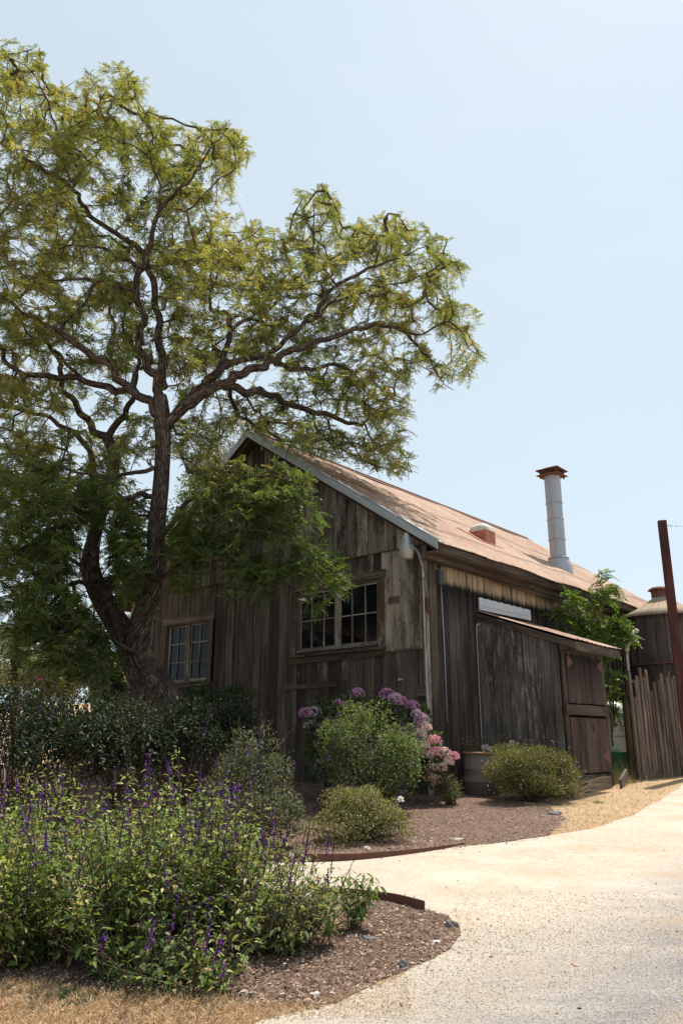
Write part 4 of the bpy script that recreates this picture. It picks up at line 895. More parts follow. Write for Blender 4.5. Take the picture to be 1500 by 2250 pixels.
# burls and a broken stub
P=atY(240,1290,14.4); mb.tube([P-np.array([.1,0,.15]),P,P+np.array([.12,-.05,.2])],[.12,.13,.06],8,jit=.2,rnd=.5)
trunk=mb.build('trunk',M['bark'],tree)
ELL=[(40,150,60,60),(30,230,60,70),(120,260,60,80),(90,330,100,60),(180,330,70,70),(250,190,75,45),(230,270,60,60),(310,300,70,60),(370,330,60,60),(320,400,90,70),(470,310,60,45),(510,340,40,40),(450,400,70,60),(60,430,90,70),(180,460,110,70),(60,550,90,80),(200,590,120,80),(380,520,110,80),(500,530,90,60),(320,620,120,80),(470,640,110,90),(60,680,90,80),(200,720,120,80),(350,760,110,70),(590,580,100,80),(690,460,60,50),(720,530,90,60),(850,510,80,45),(800,590,110,70),(920,560,80,60),(975,600,45,50),(650,680,110,80),(800,690,110,70),(930,680,80,60),(1000,710,50,50),(1020,780,35,50),(975,825,30,30),(880,780,60,60),(750,790,110,60),(600,760,90,60),(500,750,80,60),(830,860,80,60),(700,870,110,50),(850,930,55,60),(760,960,110,50),(840,1000,60,40),(880,1030,28,20),(650,940,80,50),(560,900,80,50),(60,800,80,80),(60,900,80,80),(200,850,100,70),(430,830,60,60),
 (50,1020,80,60),(180,1000,110,70),(100,1120,120,80),(250,1120,100,80),(60,1230,80,60),(180,1240,110,60),(90,1330,80,50),(200,1340,70,60),(130,1390,70,40),(220,1440,40,40),(430,950,70,60),(450,1040,50,40),(320,1170,60,60),(-80,500,80,200),(-80,900,80,250),(300,960,80,50),(290,1320,60,50),(250,1400,50,50),(270,1240,60,60),(60,1400,60,30)]
GAB=[(560,1065,105,60),(500,1130,110,70),(620,1120,85,60),(655,1075,50,35),(460,1200,100,70),(600,1210,105,65),(690,1235,55,40),(735,1275,32,30),(400,1260,65,50),(560,1280,75,35),(690,1315,22,28),(390,1180,60,60)]
att=[]
BIG=[]
for L in LIMB:
    for (a,b) in zip(L[:-1],L[1:]):
        if a[3]>.05 and (a[1]<1000 or a[0]>300 or a[1]>1235):
            for t in np.linspace(0,1,5): BIG.append((a[0]+(b[0]-a[0])*t,a[1]+(b[1]-a[1])*t,a[2],a[3]))
def samp(E,dens,yr):
    for (cx,cy,rx,ry) in E:
        n=max(3,int(dens*rx*ry/1000))
        for _ in range(n):
            t=random.uniform(0,2*math.pi); r=random.random()**.5
            x=cx+rx*r*math.cos(t); y=cy+ry*r*math.sin(t)
            near=None
            Y=random.triangular(*yr); Y+=(0 if yr[2]<13 else max(0,min(2.6,(x-430)/180)))*(.4 if y>930 and x<700 else 1)
            if any((x-u)**2+(y-v)**2<(40 if r_>.165 else 26 if r_>.1 else 17)**2 and Y<Yl+.3 for u,v,Yl,r_ in BIG): continue
            att.append(atY(x,y,Y))
samp(ELL,15.3,(11.6,17.2,14.2)); samp(GAB,9.5,(11.4,13.4,12.3)); samp([(60,1080,90,80),(170,1130,110,80),(60,1230,90,80),(170,1240,100,80),(40,1340,60,60),(130,1350,90,60),(220,1330,60,80),(120,1430,90,45),(240,1430,45,50),(280,1200,70,90),(200,1480,50,30)],13,(11.2,13.9,12.8))
NA0=len(att)
att=np.array(att); nodes=np.array(nodes); nrad=np.array(nrad)
d0=np.array([np.min(np.linalg.norm(nodes-a,axis=1)) for a in att]); att=att[np.argsort(d0)]
buf=np.zeros((90000,3)); buf[:len(nodes)]=nodes; cnt=len(nodes); N0=cnt
par=np.full(90000,-1); wt=np.zeros(90000); tips=[]
for a in att:
    dd=np.linalg.norm(buf[:cnt]-a,axis=1); k=int(np.argmin(dd)); D=dd[k]
    if D<.12: tips.append((k,a,a-buf[k])); continue
    n=max(1,int(D/.22)); p=buf[k].copy(); prev=k; bend=rng.normal(size=3)*D*.13
    for j in range(1,n+1):
        t=j/n; q=buf[k]+(a-buf[k])*t+bend*math.sin(math.pi*t)+rng.normal(size=3)*.02*(j<n); 
        buf[cnt]=q; par[cnt]=prev; prev=cnt; cnt+=1
    tips.append((prev,a,a-buf[par[prev]]))
for (k,_,_) in tips:
    while k>=N0: wt[k]+=1; k=par[k]
ids=np.arange(N0,cnt); pr=par[ids]
r1=.0055*np.maximum(wt[ids],1)**.42; r0=.0055*np.maximum(np.where(pr>=N0,wt[pr],wt[ids]),1)**.42
lb=LB(); lb.sticks(buf[pr],buf[ids],np.minimum(r0,.04),np.minimum(r1,.035),vary((.095,.065,.048),len(ids),.25))
lb.build('twigs',M['twig'],tree)
# pinnate leaves
def fronds(lb,P,D,N_,L,pairs,cols,lw=.3,ll=.24,droop=.35):
    n=len(P); D=norm(D); Y=norm(np.cross(N_,D)); Z=norm(np.cross(D,Y)); L=np.broadcast_to(L,(n,))[:,None]
    dn=np.array([0,0,-1.])
    for j in range(pairs):
        t=(j+1)/(pairs+.5); Q=P+D*L*t+dn*L*droop*t*t; ax=norm(D+dn*2*droop*t)
        for sgn in (1,-1):
            X=norm(Y*sgn+ax*.35+dn*.25+rng.normal(size=(n,3))*.18); sz=(L[:,0]*ll)*(1-.35*abs(t-.45)); lb.leaves(DIAM,Q,X,Z+rng.normal(size=(n,3))*.25,sz,sz*.5,cols*(1+rng.uniform(-.15,.15,(n,1))))
    t=1.0; Q=P+D*L*t*.97+dn*L*droop; lb.leaves(DIAM,Q,norm(D+dn*2*droop),Z,L[:,0]*ll,L[:,0]*ll*.44,cols)
    lb.sticks(P,P+D*L*.5+dn*L*droop*.25,.0015,.0012,(.12,.12,.04)); lb.sticks(P+D*L*.5+dn*L*droop*.25,P+D*L+dn*L*droop,.0012,.001,(.12,.12,.04))
FP=[];FD=[]
for (k,a,d) in tips:
    m=random.choice((6,7,8,9)); dn_=norm(d)
    g=buf[par[k]] if k>=N0 else buf[k]
    for i in range(m):
        u=random.random(); base=a*(1-u)+g*u if k>=N0 else a
        dd=dn_*.7+rng.normal(size=3)*.75; dd[2]=dd[2]*.6+.15; FP.append(base+rng.normal(size=3)*.02); FD.append(dd)
FP=np.array(FP);FD=norm(np.array(FD)); n=len(FP)
nr=norm(np.array([[0,0,1.]])+rng.normal(size=(n,3))*.45)
# yellowing varies through the crown by branch
ph=np.sin(FP[:,0]*1.9)+np.sin(FP[:,1]*2.3+1)+np.sin(FP[:,2]*1.7+2)+rng.normal(size=n)*.9
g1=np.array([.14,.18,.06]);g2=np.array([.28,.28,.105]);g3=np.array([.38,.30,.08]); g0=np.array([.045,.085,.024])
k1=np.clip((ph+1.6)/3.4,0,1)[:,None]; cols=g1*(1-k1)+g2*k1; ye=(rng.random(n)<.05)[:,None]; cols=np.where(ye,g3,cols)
low=np.clip((atY(0,1050,13)[2]+1.2-FP[:,2])/2.4,0,1)[:,None]; low=low*.8; cols=cols*(1-low)+(g0*1.3)*low; cols=cols*(1+rng.uniform(-.25,.25,(n,1)))  # low leaves get a darker colour that stands in for shade
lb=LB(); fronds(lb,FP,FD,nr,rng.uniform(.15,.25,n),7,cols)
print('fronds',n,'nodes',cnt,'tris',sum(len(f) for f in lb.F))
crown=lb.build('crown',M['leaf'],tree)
# seed pods
lb=LB(); idx=rng.choice(len(tips),150,replace=False); PP=[];DD=[]
for i in idx:
    a=tips[i][1]
    if a[2]<6: continue
    for _ in range(random.randint(4,16)): PP.append(a+rng.normal(size=3)*.09); DD.append(np.array([0,0,-1])+rng.normal(size=3)*.3)
n=len(PP); lb.leaves(LEAF,np.array(PP),np.array(DD),rdir(n),.10,.028,vary((.20,.05,.03),n,.35)); lb.build('seed_pods',M['dry'],tree)
# ---------------- bushes ----------------
def blob_pts(cl,n,shell=.45,bottom=None):
    """cl: list of (centre xyz, radii xyz); points biased to the outside, upward-biased normals"""
    v=np.array([c[1][0]*c[1][1]*c[1][2] for c in cl])**.67; i=rng.choice(len(cl),n,p=v/v.sum()); C_=np.array([c[0] for c in cl])[i]; R_=np.array([c[1] for c in cl])[i]
    d=rdir(n); r=1-shell*rng.random(n)**1.6; r*=1+.10*np.sin(d[:,0]*7+i)+.08*np.sin(d[:,1]*11+i*2)+.07*np.sin(d[:,2]*9+i); P=C_+d*r[:,None]*R_
    gzv=SLOPE*P[:,1]+.01; ok=P[:,2]>gzv; return P[ok],norm(d[ok]/R_[ok])
def bush(name,label,cat,base,cl,n,L,wr,cols,wts,tmpl=LEAF,mt='sleaf',group=None,stems=40,stemcol=(.09,.06,.035),up=.25,shell=.45,flowers=None,jag=.25,vv=.28,partname='foliage',parent=None,lump=7):
    o=thing(name,label,cat,base,group) if parent is None else parent
    if lump:
        c2=[]
        for c,R in cl:
            c2.append((c,R*.82))
            for _ in range(lump):
                d_=rdir(1)[0]; d_[2]=abs(d_[2])*1.1-.25; c2.append((c+d_*R*rng.uniform(.62,.92),R*rng.uniform(.2,.42)))
        cl=c2
    P,Nn=blob_pts(cl,n,shell); m=len(P)
    d=norm(Nn*.8+rng.normal(size=(m,3))*.7+np.array([0,0,up])); nr=norm(np.array([[0,0,1.]])+Nn*.5+rng.normal(size=(m,3))*.5)
    Ls=rng.uniform(.7,1.25,m)*L; lb=LB(); lb.leaves(tmpl,P,d,nr,Ls,Ls*wr,pick(cols,wts,m,vv))
    # sprigs that stick out of the outline
    ns=int(stems*.8)
    if jag>0:
        Q,N2=blob_pts(cl,ns*2,.12); keep=N2[:,2]>-.1; Q=Q[keep][:ns];N2=N2[keep][:ns]; ns=len(Q); dd=norm(N2+np.array([0,0,.7])+rng.normal(size=(ns,3))*.35); Lq=rng.uniform(.3,1,ns)*jag
        lb.sticks(Q,Q+dd*Lq[:,None],.003,.0015,np.array(stemcol)*1.3)
        for j in range(6):
            t=(j+1)/6; PP=Q+dd*(Lq*t)[:,None]; ld=norm(dd*.5+rng.normal(size=(ns,3))*.8); s_=L*rng.uniform(.5,.95,ns)*(1.15-.5*t); lb.leaves(tmpl,PP,ld,norm(dd+rng.normal(size=(ns,3))*.4),s_,s_*wr,pick(cols,wts,ns,vv)*1.1)
    lb.build(partname,M[mt],o)
    if stems:
        b=np.array(base,float); Q,_=blob_pts(cl,stems,.5); k=len(Q); st=LB(); r0=b+rng.normal(size=(k,3))*np.array([.12,.12,0])*max(.3,min(1.5,np.mean([c[1][0] for c in cl])*1.6)); r0[:,2]=SLOPE*r0[:,1]
        mid=r0*.45+Q*.55+rng.normal(size=(k,3))*.04; mid[:,2]=r0[:,2]*.4+Q[:,2]*.6; st.sticks(r0,mid,.007,.005,stemcol); st.sticks(mid,Q,.005,.002,stemcol); st.build('stems',M['twig'],o)
    return o
def gp(px,Y): # ground point under image column px at distance Y
    x=atY(px,1700,Y)[0]; return np.array([x,Y,gz(Y)])
def blob(px,py,Y,rpx,rpy,ry=None):
    c=atY(px,py,Y); k=Y/1824.; rx=rpx*k; return (c,np.array([rx,ry if ry else rx,rpy*k]))
def florets(o,name,P,Nn,L,col,k=6,mt='petal'):
    """spikes of small tubular flowers"""
    n=len(P); lb=LB(); fresh=rng.random(n)<.38; d=norm(Nn*.4+np.array([0,0,1.])+rng.normal(size=(n,3))*.25); lb.sticks(P,P+d*np.broadcast_to(L,(n,))[:,None],.0035,.0015,(.07,.035,.06))
    for j in range(k):
        t=(j+.5)/k
        for q in range(3):
            sd=norm(rng.normal(size=(n,3))+np.array([0,0,.15])); PP=P+d*(np.broadcast_to(L,(n,))*t)[:,None]; on=rng.random(n)<.75
            l=rng.uniform(.016,.034,n)*(1.2-.5*t)*np.where(fresh,1,.55); m_=int(on.sum()); cf=pick([col,(.09,.035,.10),tuple(1.7*c for c in col)],[.6,.15,.25],m_,.3); cs=pick([(.11,.06,.07),(.15,.10,.08),(.08,.04,.09)],[.4,.3,.3],m_,.3); lb.leaves(DIAM,PP[on],sd[on],rdir(m_)+np.array([0,0,1]),l[on],l[on]*.5,np.where(fresh[on][:,None],cf,cs))
    lb.build(name,M[mt],o)
GRN=[(.075,.115,.03),(.12,.16,.04),(.05,.085,.028),(.19,.19,.07),(.16,.10,.05)]
PUR=(.13,.035,.24)
# foreground salvia clumps: upright leafy stems with opposite leaves
def salvia(px,Y,h,rad,ns,label,seed,dens=1.,cols=None,wts=None,fl=.34,Ls=.058,name='salvia_plant',grp='purple salvias massed in the near bed',flc=PUR,dry=.1):
    global rng
    rng=np.random.default_rng(seed); b=gp(px,Y); o=thing(name,label,'shrub',b,grp); cols=cols or [(.13,.19,.045),(.22,.27,.075),(.065,.11,.032),(.36,.34,.16),(.26,.17,.10)]; wts=wts or [.38,.26,.22,.09,.05]
    lb=LB(); st=LB(); tipP=[];tipD=[]
    for s_ in range(int(ns*1.35)):
        a=rng.uniform(0,2*math.pi); r=rad*rng.random()**.6; root=b+np.array([math.cos(a),math.sin(a),0])*r*.55; root[2]=gz(root[1])
        lean=np.array([math.cos(a),math.sin(a),0])*r*1.05+rng.normal(size=3)*.09; hh=h*(1-.42*(r/rad)**2)*rng.uniform(.66,1.08); 
        k=int(hh/.045); T=np.linspace(0,1,k+1); C_=root+np.outer(T**1.3,lean)+np.outer(T*hh,Zv)+np.cumsum(rng.normal(size=(k+1,3))*.006,axis=0)
        st.sticks(C_[:-1],C_[1:],np.linspace(.0055,.002,k),np.linspace(.005,.0018,k),(.10,.07,.05) if rng.random()<.6 else (.1,.12,.05))
        ax=norm(C_[-1]-C_[-4]); tipP.append(C_[-1]); tipD.append(ax)
        i0=max(1,int(k*.12)); I=np.arange(i0,k+1); m=len(I); keep=rng.random(m)<dens*(.55+.45*I/k); I=I[keep]; m=len(I)
        if not m: continue
        ph=I*1.57+rng.uniform(0,6); 
        for sg in (0,math.pi):
            dd=np.stack([np.cos(ph+sg),np.sin(ph+sg),rng.uniform(-.55,.35,m)],1)+rng.normal(size=(m,3))*.25; L_=Ls*rng.uniform(.45,1.4,m)*(1.15-.5*(I/k)**3)
            off=norm(dd)*L_[:,None]*.3; cc=pick(cols,wts,m,.28)*(1+.35*(I/k)[:,None]**2); cc=np.where((rng.random(m)<dry*(1-I/k))[:,None],np.array([.2,.15,.09]),cc)
            lb.leaves(LEAF,C_[I]+off,dd,np.array([[0,0,1.]])+rng.normal(size=(m,3))*.35,L_,L_*.5,cc)
            # side shoots
            on=rng.random(m)<.5; q=int(on.sum()); l2=Ls*rng.uniform(.35,.7,q); sd=norm(dd[on]+rng.normal(size=(q,3))*.6+np.array([0,0,.5])); lb.leaves(LEAF,C_[I][on]+norm(dd[on])*.035+rng.normal(size=(q,3))*.02,sd,np.array([[0,0,1.]])+rng.normal(size=(q,3))*.5,l2,l2*.5,pick(cols,wts,q,.3)*1.1)
    lb.build('foliage',M['sleaf'],o); st.build('stems',M['twig'],o)
    tipP=np.array(tipP);tipD=np.array(tipD); on=rng.random(len(tipP))<fl
    if on.any(): florets(o,'flower_spikes',tipP[on]-tipD[on]*.05,tipD[on]+rng.normal(size=tipD[on].shape)*.22,rng.uniform(.09,.30,int(on.sum())),flc,9)
    return o
salvia(30,5.5,.86,.45,80,'leafy purple salvia at the frame edge, first clump of the near bed',11)
salvia(160,5.6,.80,.45,85,'dense purple salvia clump right beside the outermost one in near bed',12)
salvia(295,5.55,.94,.42,80,'purple salvia clump in the middle of the near bed',13)
salvia(400,6.2,1.08,.45,85,'tallest salvia clump of the near bed carrying most purple spikes',14,fl=.7)
salvia(515,5.8,.78,.42,95,'pale green salvia clump at the path end of the near bed',15,dens=1.1,fl=.7)
salvia(610,5.7,.5,.30,50,'low salvia clump spilling toward the gravel path end',16,cols=[(.15,.2,.06),(.22,.25,.1),(.1,.14,.05),(.3,.28,.14)],wts=[.3,.3,.2,.2],fl=.25,dry=.3)
salvia(470,5.05,.32,.28,34,'knee-high salvia sprawling at the front edge of the near bed',17,fl=.5)
salvia(330,5.1,.34,.36,34,'sparse low salvia shoots in front of the near bed clumps',18,fl=.3,cols=[(.05,.085,.025),(.1,.14,.04)],wts=[.6,.4])
salvia(90,7.2,1.0,.5,60,'salvia clump with brown faded spikes behind the near bed edge',19,fl=.55)
salvia(-70,6.3,1.0,.5,50,'salvia clump cut off by the frame at the near bed',20)
salvia(545,7.0,.62,.32,45,'small salvia clump behind the pale green one by the path',21,fl=.35)
rng=np.random.default_rng(5)
# shade border under the tree
DK=[(.014,.028,.011),(.022,.038,.016),(.01,.02,.009),(.05,.06,.03)]  # leaf colours darkened to deepen the shade under the tree
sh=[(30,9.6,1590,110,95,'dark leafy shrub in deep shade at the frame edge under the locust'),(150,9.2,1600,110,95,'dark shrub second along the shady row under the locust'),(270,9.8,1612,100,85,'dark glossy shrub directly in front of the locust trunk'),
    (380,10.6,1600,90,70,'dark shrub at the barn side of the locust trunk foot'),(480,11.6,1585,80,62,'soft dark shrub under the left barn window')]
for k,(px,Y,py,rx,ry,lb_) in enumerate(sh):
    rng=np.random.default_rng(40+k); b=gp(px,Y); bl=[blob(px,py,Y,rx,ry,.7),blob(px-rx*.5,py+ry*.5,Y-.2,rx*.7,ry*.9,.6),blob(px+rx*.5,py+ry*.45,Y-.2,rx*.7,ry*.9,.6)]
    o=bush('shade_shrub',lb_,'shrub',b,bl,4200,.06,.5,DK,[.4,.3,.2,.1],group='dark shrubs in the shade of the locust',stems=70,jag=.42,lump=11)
    P,N_=blob_pts(bl,60,.1); on=(N_[:,2]>.2)&(rng.random(len(P))<.6); florets(o,'flower_spikes',P[on],N_[on],rng.uniform(.08,.2,int(on.sum())),(.09,.03,.16),6)
rng=np.random.default_rng(60)
bush('ground_cover','low ferny green plants along the foot of the gable wall','plant',gp(470,13),[blob(430,1530,14.5,60,22,.5),blob(520,1525,14,55,20,.4)],2600,.05,.5,[(.05,.11,.03),(.03,.07,.02)],[.5,.5],stems=0,jag=.15)
# roses at the left
o=bush('rose_bush','sprawling rose bush with crimson buds and reddish leaves at the frame edge','rose bush',gp(45,11.5),[blob(55,1570,11.5,75,50,.5),blob(110,1550,11.3,40,40,.4)],1500,.05,.55,[(.14,.09,.05),(.10,.12,.04),(.2,.08,.06)],[.4,.3,.3],stems=30,jag=.4)
P,N_=blob_pts([blob(60,1540,11.4,70,45,.4)],26,.2); n=len(P); lb=LB()
for q in range(9): lb.leaves(DIAM,P+rng.normal(size=(n,3))*.012,rdir(n,.4),rdir(n),.035,.035,vary((.36,.10,.12),n,.3))
lb.build('blossoms',M['petal'],o)
# mid salvia, partly lit
def midsalvia(px,py,Y,rx,ry,n,lab,seed,cols=GRN,wts=(.35,.25,.2,.12,.08),L=.04,stems=70,fl=90,base=None,cat='shrub',name='salvia_bush',grp=None,extra=()):
    global rng
    rng=np.random.default_rng(seed); bl=[blob(px,py,Y,rx,ry)]+[blob(*e) for e in extra]; o=bush(name,lab,cat,base if base is not None else gp(px,Y),bl,n,L,.5,cols,wts,stems=stems,jag=.22,group=grp,shell=.5)
    P,N_=blob_pts(bl,fl*2,.12); on=rng.random(len(P))<.5; florets(o,'flower_spikes',P[on],norm(N_[on]+np.array([0,0,.5])),rng.uniform(.06,.16,int(on.sum())),PUR,6); return o
GR2=[(.08,.105,.05),(.13,.15,.09),(.04,.06,.028),(.18,.17,.11),(.11,.08,.06)]
midsalvia(565,1700,9.6,90,115,8500,'tall grey green salvia bush between the near bed and the hydrangea',31,cols=GR2,extra=((520,1760,9.3,80,90,.6),(610,1790,9.2,60,70,.5)))
midsalvia(812,1640,11.8,105,110,18000,'big rounded salvia bush in front of the hydrangea',32,cols=[(.11,.175,.05),(.22,.28,.10),(.045,.08,.028),(.32,.31,.18),(.15,.10,.07)],extra=((745,1640,11.8,55,70,.5),(865,1685,11.7,75,75,.6),(800,1710,11.6,90,60,.5)),fl=240)
# hydrangea: big leaves and mop heads
rng=np.random.default_rng(33)
hb=[blob(720,1610,13.2,60,75,.6),blob(800,1575,13.4,80,50,.5),blob(900,1610,13.3,60,70,.5),blob(945,1680,12.9,50,60,.4),blob(715,1680,13,40,60,.4)]
hy=bush('hydrangea','large hydrangea with pink and mauve mop heads against the barn corner','hydrangea',gp(840,13.3),hb,2600,.12,.62,[(.045,.085,.03),(.07,.12,.035),(.10,.14,.04),(.22,.12,.05)],[.4,.3,.2,.1],stems=50,jag=.12)
heads=[(785,1525,15,0),(850,1527,16,0),(868,1535,14,1),(881,1542,13,0),(905,1552,15,0),(745,1550,15,0),(672,1568,15,0),(692,1566,15,1),(702,1585,14,0),(680,1593,12,1),(716,1602,8,0),(712,1630,13,0),(700,1640,13,1),(700,1683,10,0),(925,1580,15,2),(915,1570,12,2),(922,1612,14,3),(935,1600,13,3),(953,1628,14,4),(958,1653,14,4),(975,1655,14,3),(997,1662,11,4),(940,1660,12,3),(950,1690,14,3),(968,1688,12,3),(945,1710,13,5),(985,1675,11,3),(930,1640,12,3),(960,1715,12,5),(915,1595,11,2)]
HC={0:(.58,.25,.43),1:(.64,.50,.58),2:(.42,.28,.37),3:(.66,.50,.44),4:(.68,.33,.40),5:(.5,.33,.2)}
for (x,y,r,c) in heads:
    Y=12.55 if x>905 else 13.05; ctr=atY(x,y,Y); R_=r*Y/1824*1.12; n=190; d=rdir(n); d[:,2]=np.where(d[:,2]<-.5,-d[:,2],d[:,2]); P=ctr+d*R_*np.array([1,1,.8])*(1+rng.uniform(-.12,.06,(n,1)))
    t=norm(rng.normal(size=(n,3))); lb=LB(); L_=rng.uniform(.02,.034,n); cc=vary(HC[c],n,.25,.08); cc=np.where((rng.random(n)<.22)[:,None],cc*.55+.35*np.array([.6,.55,.5]),cc)
    lb.leaves(DIAM,P-t*L_[:,None]*.5,t,d+rng.normal(size=(n,3))*.35,L_,L_*1.1,cc); lb.build('flower_head',M['petal'],hy)
# low rose bush by the edging
rng=np.random.default_rng(34)
rb=[blob(790,1795,9.7,100,68,.55),blob(750,1820,9.5,75,50,.5),blob(850,1815,9.7,60,50,.4),blob(790,1765,9.9,70,40,.4)]
ro=bush('rose_bush','low rounded rose bush with yellow green tips behind the long edging','rose bush',gp(790,9.7),rb,11500,.027,.62,[(.16,.18,.07),(.27,.27,.10),(.07,.095,.04),(.34,.26,.11),(.22,.11,.06)],[.32,.26,.24,.1,.08],stems=90,jag=.2)
def blossom(o,P,r,col,n=26,name='blossom'):
    lb=LB(); d=rdir(n,.3); lb.leaves(DIAM,P+d*r*.25,d,rdir(n),r,r*.9,vary(col,n,.08,.03)); lb.build(name,M['petal'],o)
for q in ((880,1757,9.3),(806,1866,9.1)): blossom(ro,atY(*q),.035,(.8,.78,.72))
rng=np.random.default_rng(35)
bush('small_shrub','small upright glossy shrub alone on mulch left of the drum planter','shrub',gp(988,12.6),[blob(988,1735,12.6,30,32,.25)],1500,.035,.35,[(.11,.14,.06),(.2,.2,.1),(.06,.08,.035)],[.4,.3,.3],stems=45,jag=.22,up=.9)
# trailing bush with tiny white flowers
rng=np.random.default_rng(36)
tbs=[blob(1165,1695,13.0,105,60,.65),blob(1108,1695,12.9,48,54,.5),blob(1228,1700,13.1,44,52,.45),blob(1165,1668,13.2,90,40,.5),blob(1150,1725,12.9,80,32,.5),blob(1215,1728,12.9,55,28,.4)]
wb=bush('trailing_bush','dense domed bush dotted with tiny white flowers beside the shed door','bush',gp(1165,13.0),tbs,34000,.024,.5,[(.13,.15,.045),(.23,.22,.075),(.07,.08,.028),(.18,.11,.05)],[.33,.32,.23,.12],stems=110,jag=.14,tmpl=DIAM,vv=.38,lump=8)
P,N_=blob_pts(tbs,190,.04); n=len(P); lb=LB()
for q in range(4): lb.leaves(DIAM,P+N_*.03,rdir(n,.2),N_,.011,.013,vary((.75,.74,.68),n,.1,.03))
lb.build('blossoms',M['petal'],wb)
# grass tuft behind it
def tuft(name,label,c,n,L,spread,cols,wts,lean=(0,0,0),wd=.006,grp=None,seg=4,up=1.0,cat='grass tuft'):
    o=thing(name,label,cat,c,grp); lb=LB(); root=c+rng.normal(size=(n,3))*np.array([spread,spread,0])*.35; root[:,2]=SLOPE*root[:,1]; d=norm(rng.normal(size=(n,3))*np.array([.6,.6,.1])+np.array([0,0,up])+np.array(lean)); Ls=rng.uniform(.6,1.1,n)*L; col=pick(cols,wts,n,.2); P=root; v=d.copy()
    for j in range(seg):
        Q=P+v*(Ls/seg)[:,None]; side=norm(np.cross(v,rdir(n))); w0=wd*(1-j/seg);w1=wd*(1-(j+1)/seg)+.0005; k=np.stack([P-side*w0,P+side*w0,Q+side*w1,Q-side*w1],1)
        lb.V.append(k.reshape(-1,3)); lb.F.append((np.array([(0,1,2),(0,2,3)])[None]+(np.arange(n)*4)[:,None,None]+lb.n).reshape(-1,3)); lb.C.append(np.repeat(col,4,axis=0)); lb.n+=4*n
        P=Q; v=norm(v+np.array([0,0,-.45])+np.array(lean)*.2)
    lb.build('blades',M['dry'],o); return o
tuft('grass_tuft','blue green strappy grass arching over the domed bush',gp(1235,13.6)+Zv*.25,170,.75,.3,[(.06,.085,.06),(.09,.11,.08)],[.5,.5],lean=(.15,0,.2))
tuft('grass_tuft','straw coloured grass blades arching from the domed bush toward the door',gp(1250,13.3)+Zv*.2,70,.75,.2,[(.4,.3,.2),(.3,.24,.13)],[.6,.4],lean=(.55,0,.25),wd=.004)
# planter rose
rng=np.random.default_rng(37)
pr_=bush('potted_rose','straggly rose with pale leaves and white blooms growing in the drum','rose',np.array([bx,by,bz+bt-.08]),[blob(1035,1635,by,30,22,.2),blob(1080,1630,by+.1,28,22,.2),blob(1120,1620,by+.1,22,14,.2)],420,.035,.6,[(.14,.14,.08),(.26,.2,.12),(.08,.12,.04)],[.4,.35,.25],stems=0,jag=.2)
st=LB(); c0=np.array([bx,by,bz+bt-.1])
Q,_=blob_pts([blob(1040,1635,by,34,24,.2),blob(1090,1630,by+.1,32,20,.2)],40,.4); k=len(Q); st.sticks(np.repeat(c0[None],k,0)+rng.normal(size=(k,3))*.06,Q,.005,.002,(.12,.08,.05)); st.build('stems',M['twig'],pr_)
for q in ((1068,1641,by),(1075,1646,by-.02),(1062,1643,by),(1124,1632,by+.1)): blossom(pr_,atY(*q),.045,(.74,.72,.66))
# sapling at the barn side, with its low shoots
rng=np.random.default_rng(38)
sb_=W(5.0,.75,gz(17)); sap=thing('locust_sapling','young locust sapling between the lean-to and the water tank','sapling',sb_)
st=LB(); fp_=[];fd_=[]
SY=sb_[1]-.4
for tr in ([(1345,1640),(1335,1500),(1320,1400),(1305,1330),(1318,1280),(1322,1258)],[(1335,1480),(1345,1420),(1360,1390),(1385,1400)],[(1320,1400),(1280,1370),(1245,1345),(1222,1352)],[(1305,1335),(1330,1310),(1350,1290)],[(1310,1350),(1270,1330),(1250,1310)],[(1320,1390),(1350,1370),(1372,1378)],[(1330,1460),(1300,1400),(1270,1385)],[(1345,1600),(1348,1510),(1352,1480)],[(1345,1600),(1352,1540),(1340,1550)]):
    Q=smooth([atY(x,y,SY+random.uniform(-.15,.15)) for x,y in tr],6); Q=np.array(Q); Q[0]=Q[0]
    st.sticks(Q[:-1],Q[1:],np.linspace(.02,.006,len(Q)-1),np.linspace(.019,.005,len(Q)-1),(.10,.08,.04))
    for i in range(3,len(Q)):
        for _ in range(4 if tr[0][1]<1600 else 2): fp_.append(Q[i]+rng.normal(size=3)*.03); fd_.append(rng.normal(size=3)*.8+np.array([0,0,.35]))
st.build('trunk',M['twig'],sap)
fp_=np.array(fp_);fd_=np.array(fd_); n=len(fp_); lb=LB(); fronds(lb,fp_,fd_,norm(np.array([[0,0,1.]])+rng.normal(size=(n,3))*.4),rng.uniform(.2,.36,n),9,pick([(.09,.17,.03),(.15,.22,.05),(.06,.11,.03)],[.4,.3,.3],n,.25)); lb.build('crown',M['leaf'],sap)
P,_=blob_pts([blob(1290,1385,SY,60,38,.4),blob(1348,1500,SY-.2,14,20,.2)],120,.9); lb=LB(); n=len(P); fronds(lb,P,rng.normal(size=(n,3))+np.array([0,0,.3]),norm(np.array([[0,0,1.]])+rng.normal(size=(n,3))*.4),rng.uniform(.15,.28,n),8,pick([(.09,.17,.03),(.15,.2,.05),(.05,.10,.03)],[.4,.3,.3],n,.25)); lb.build('low_shoots',M['leaf'],sap)
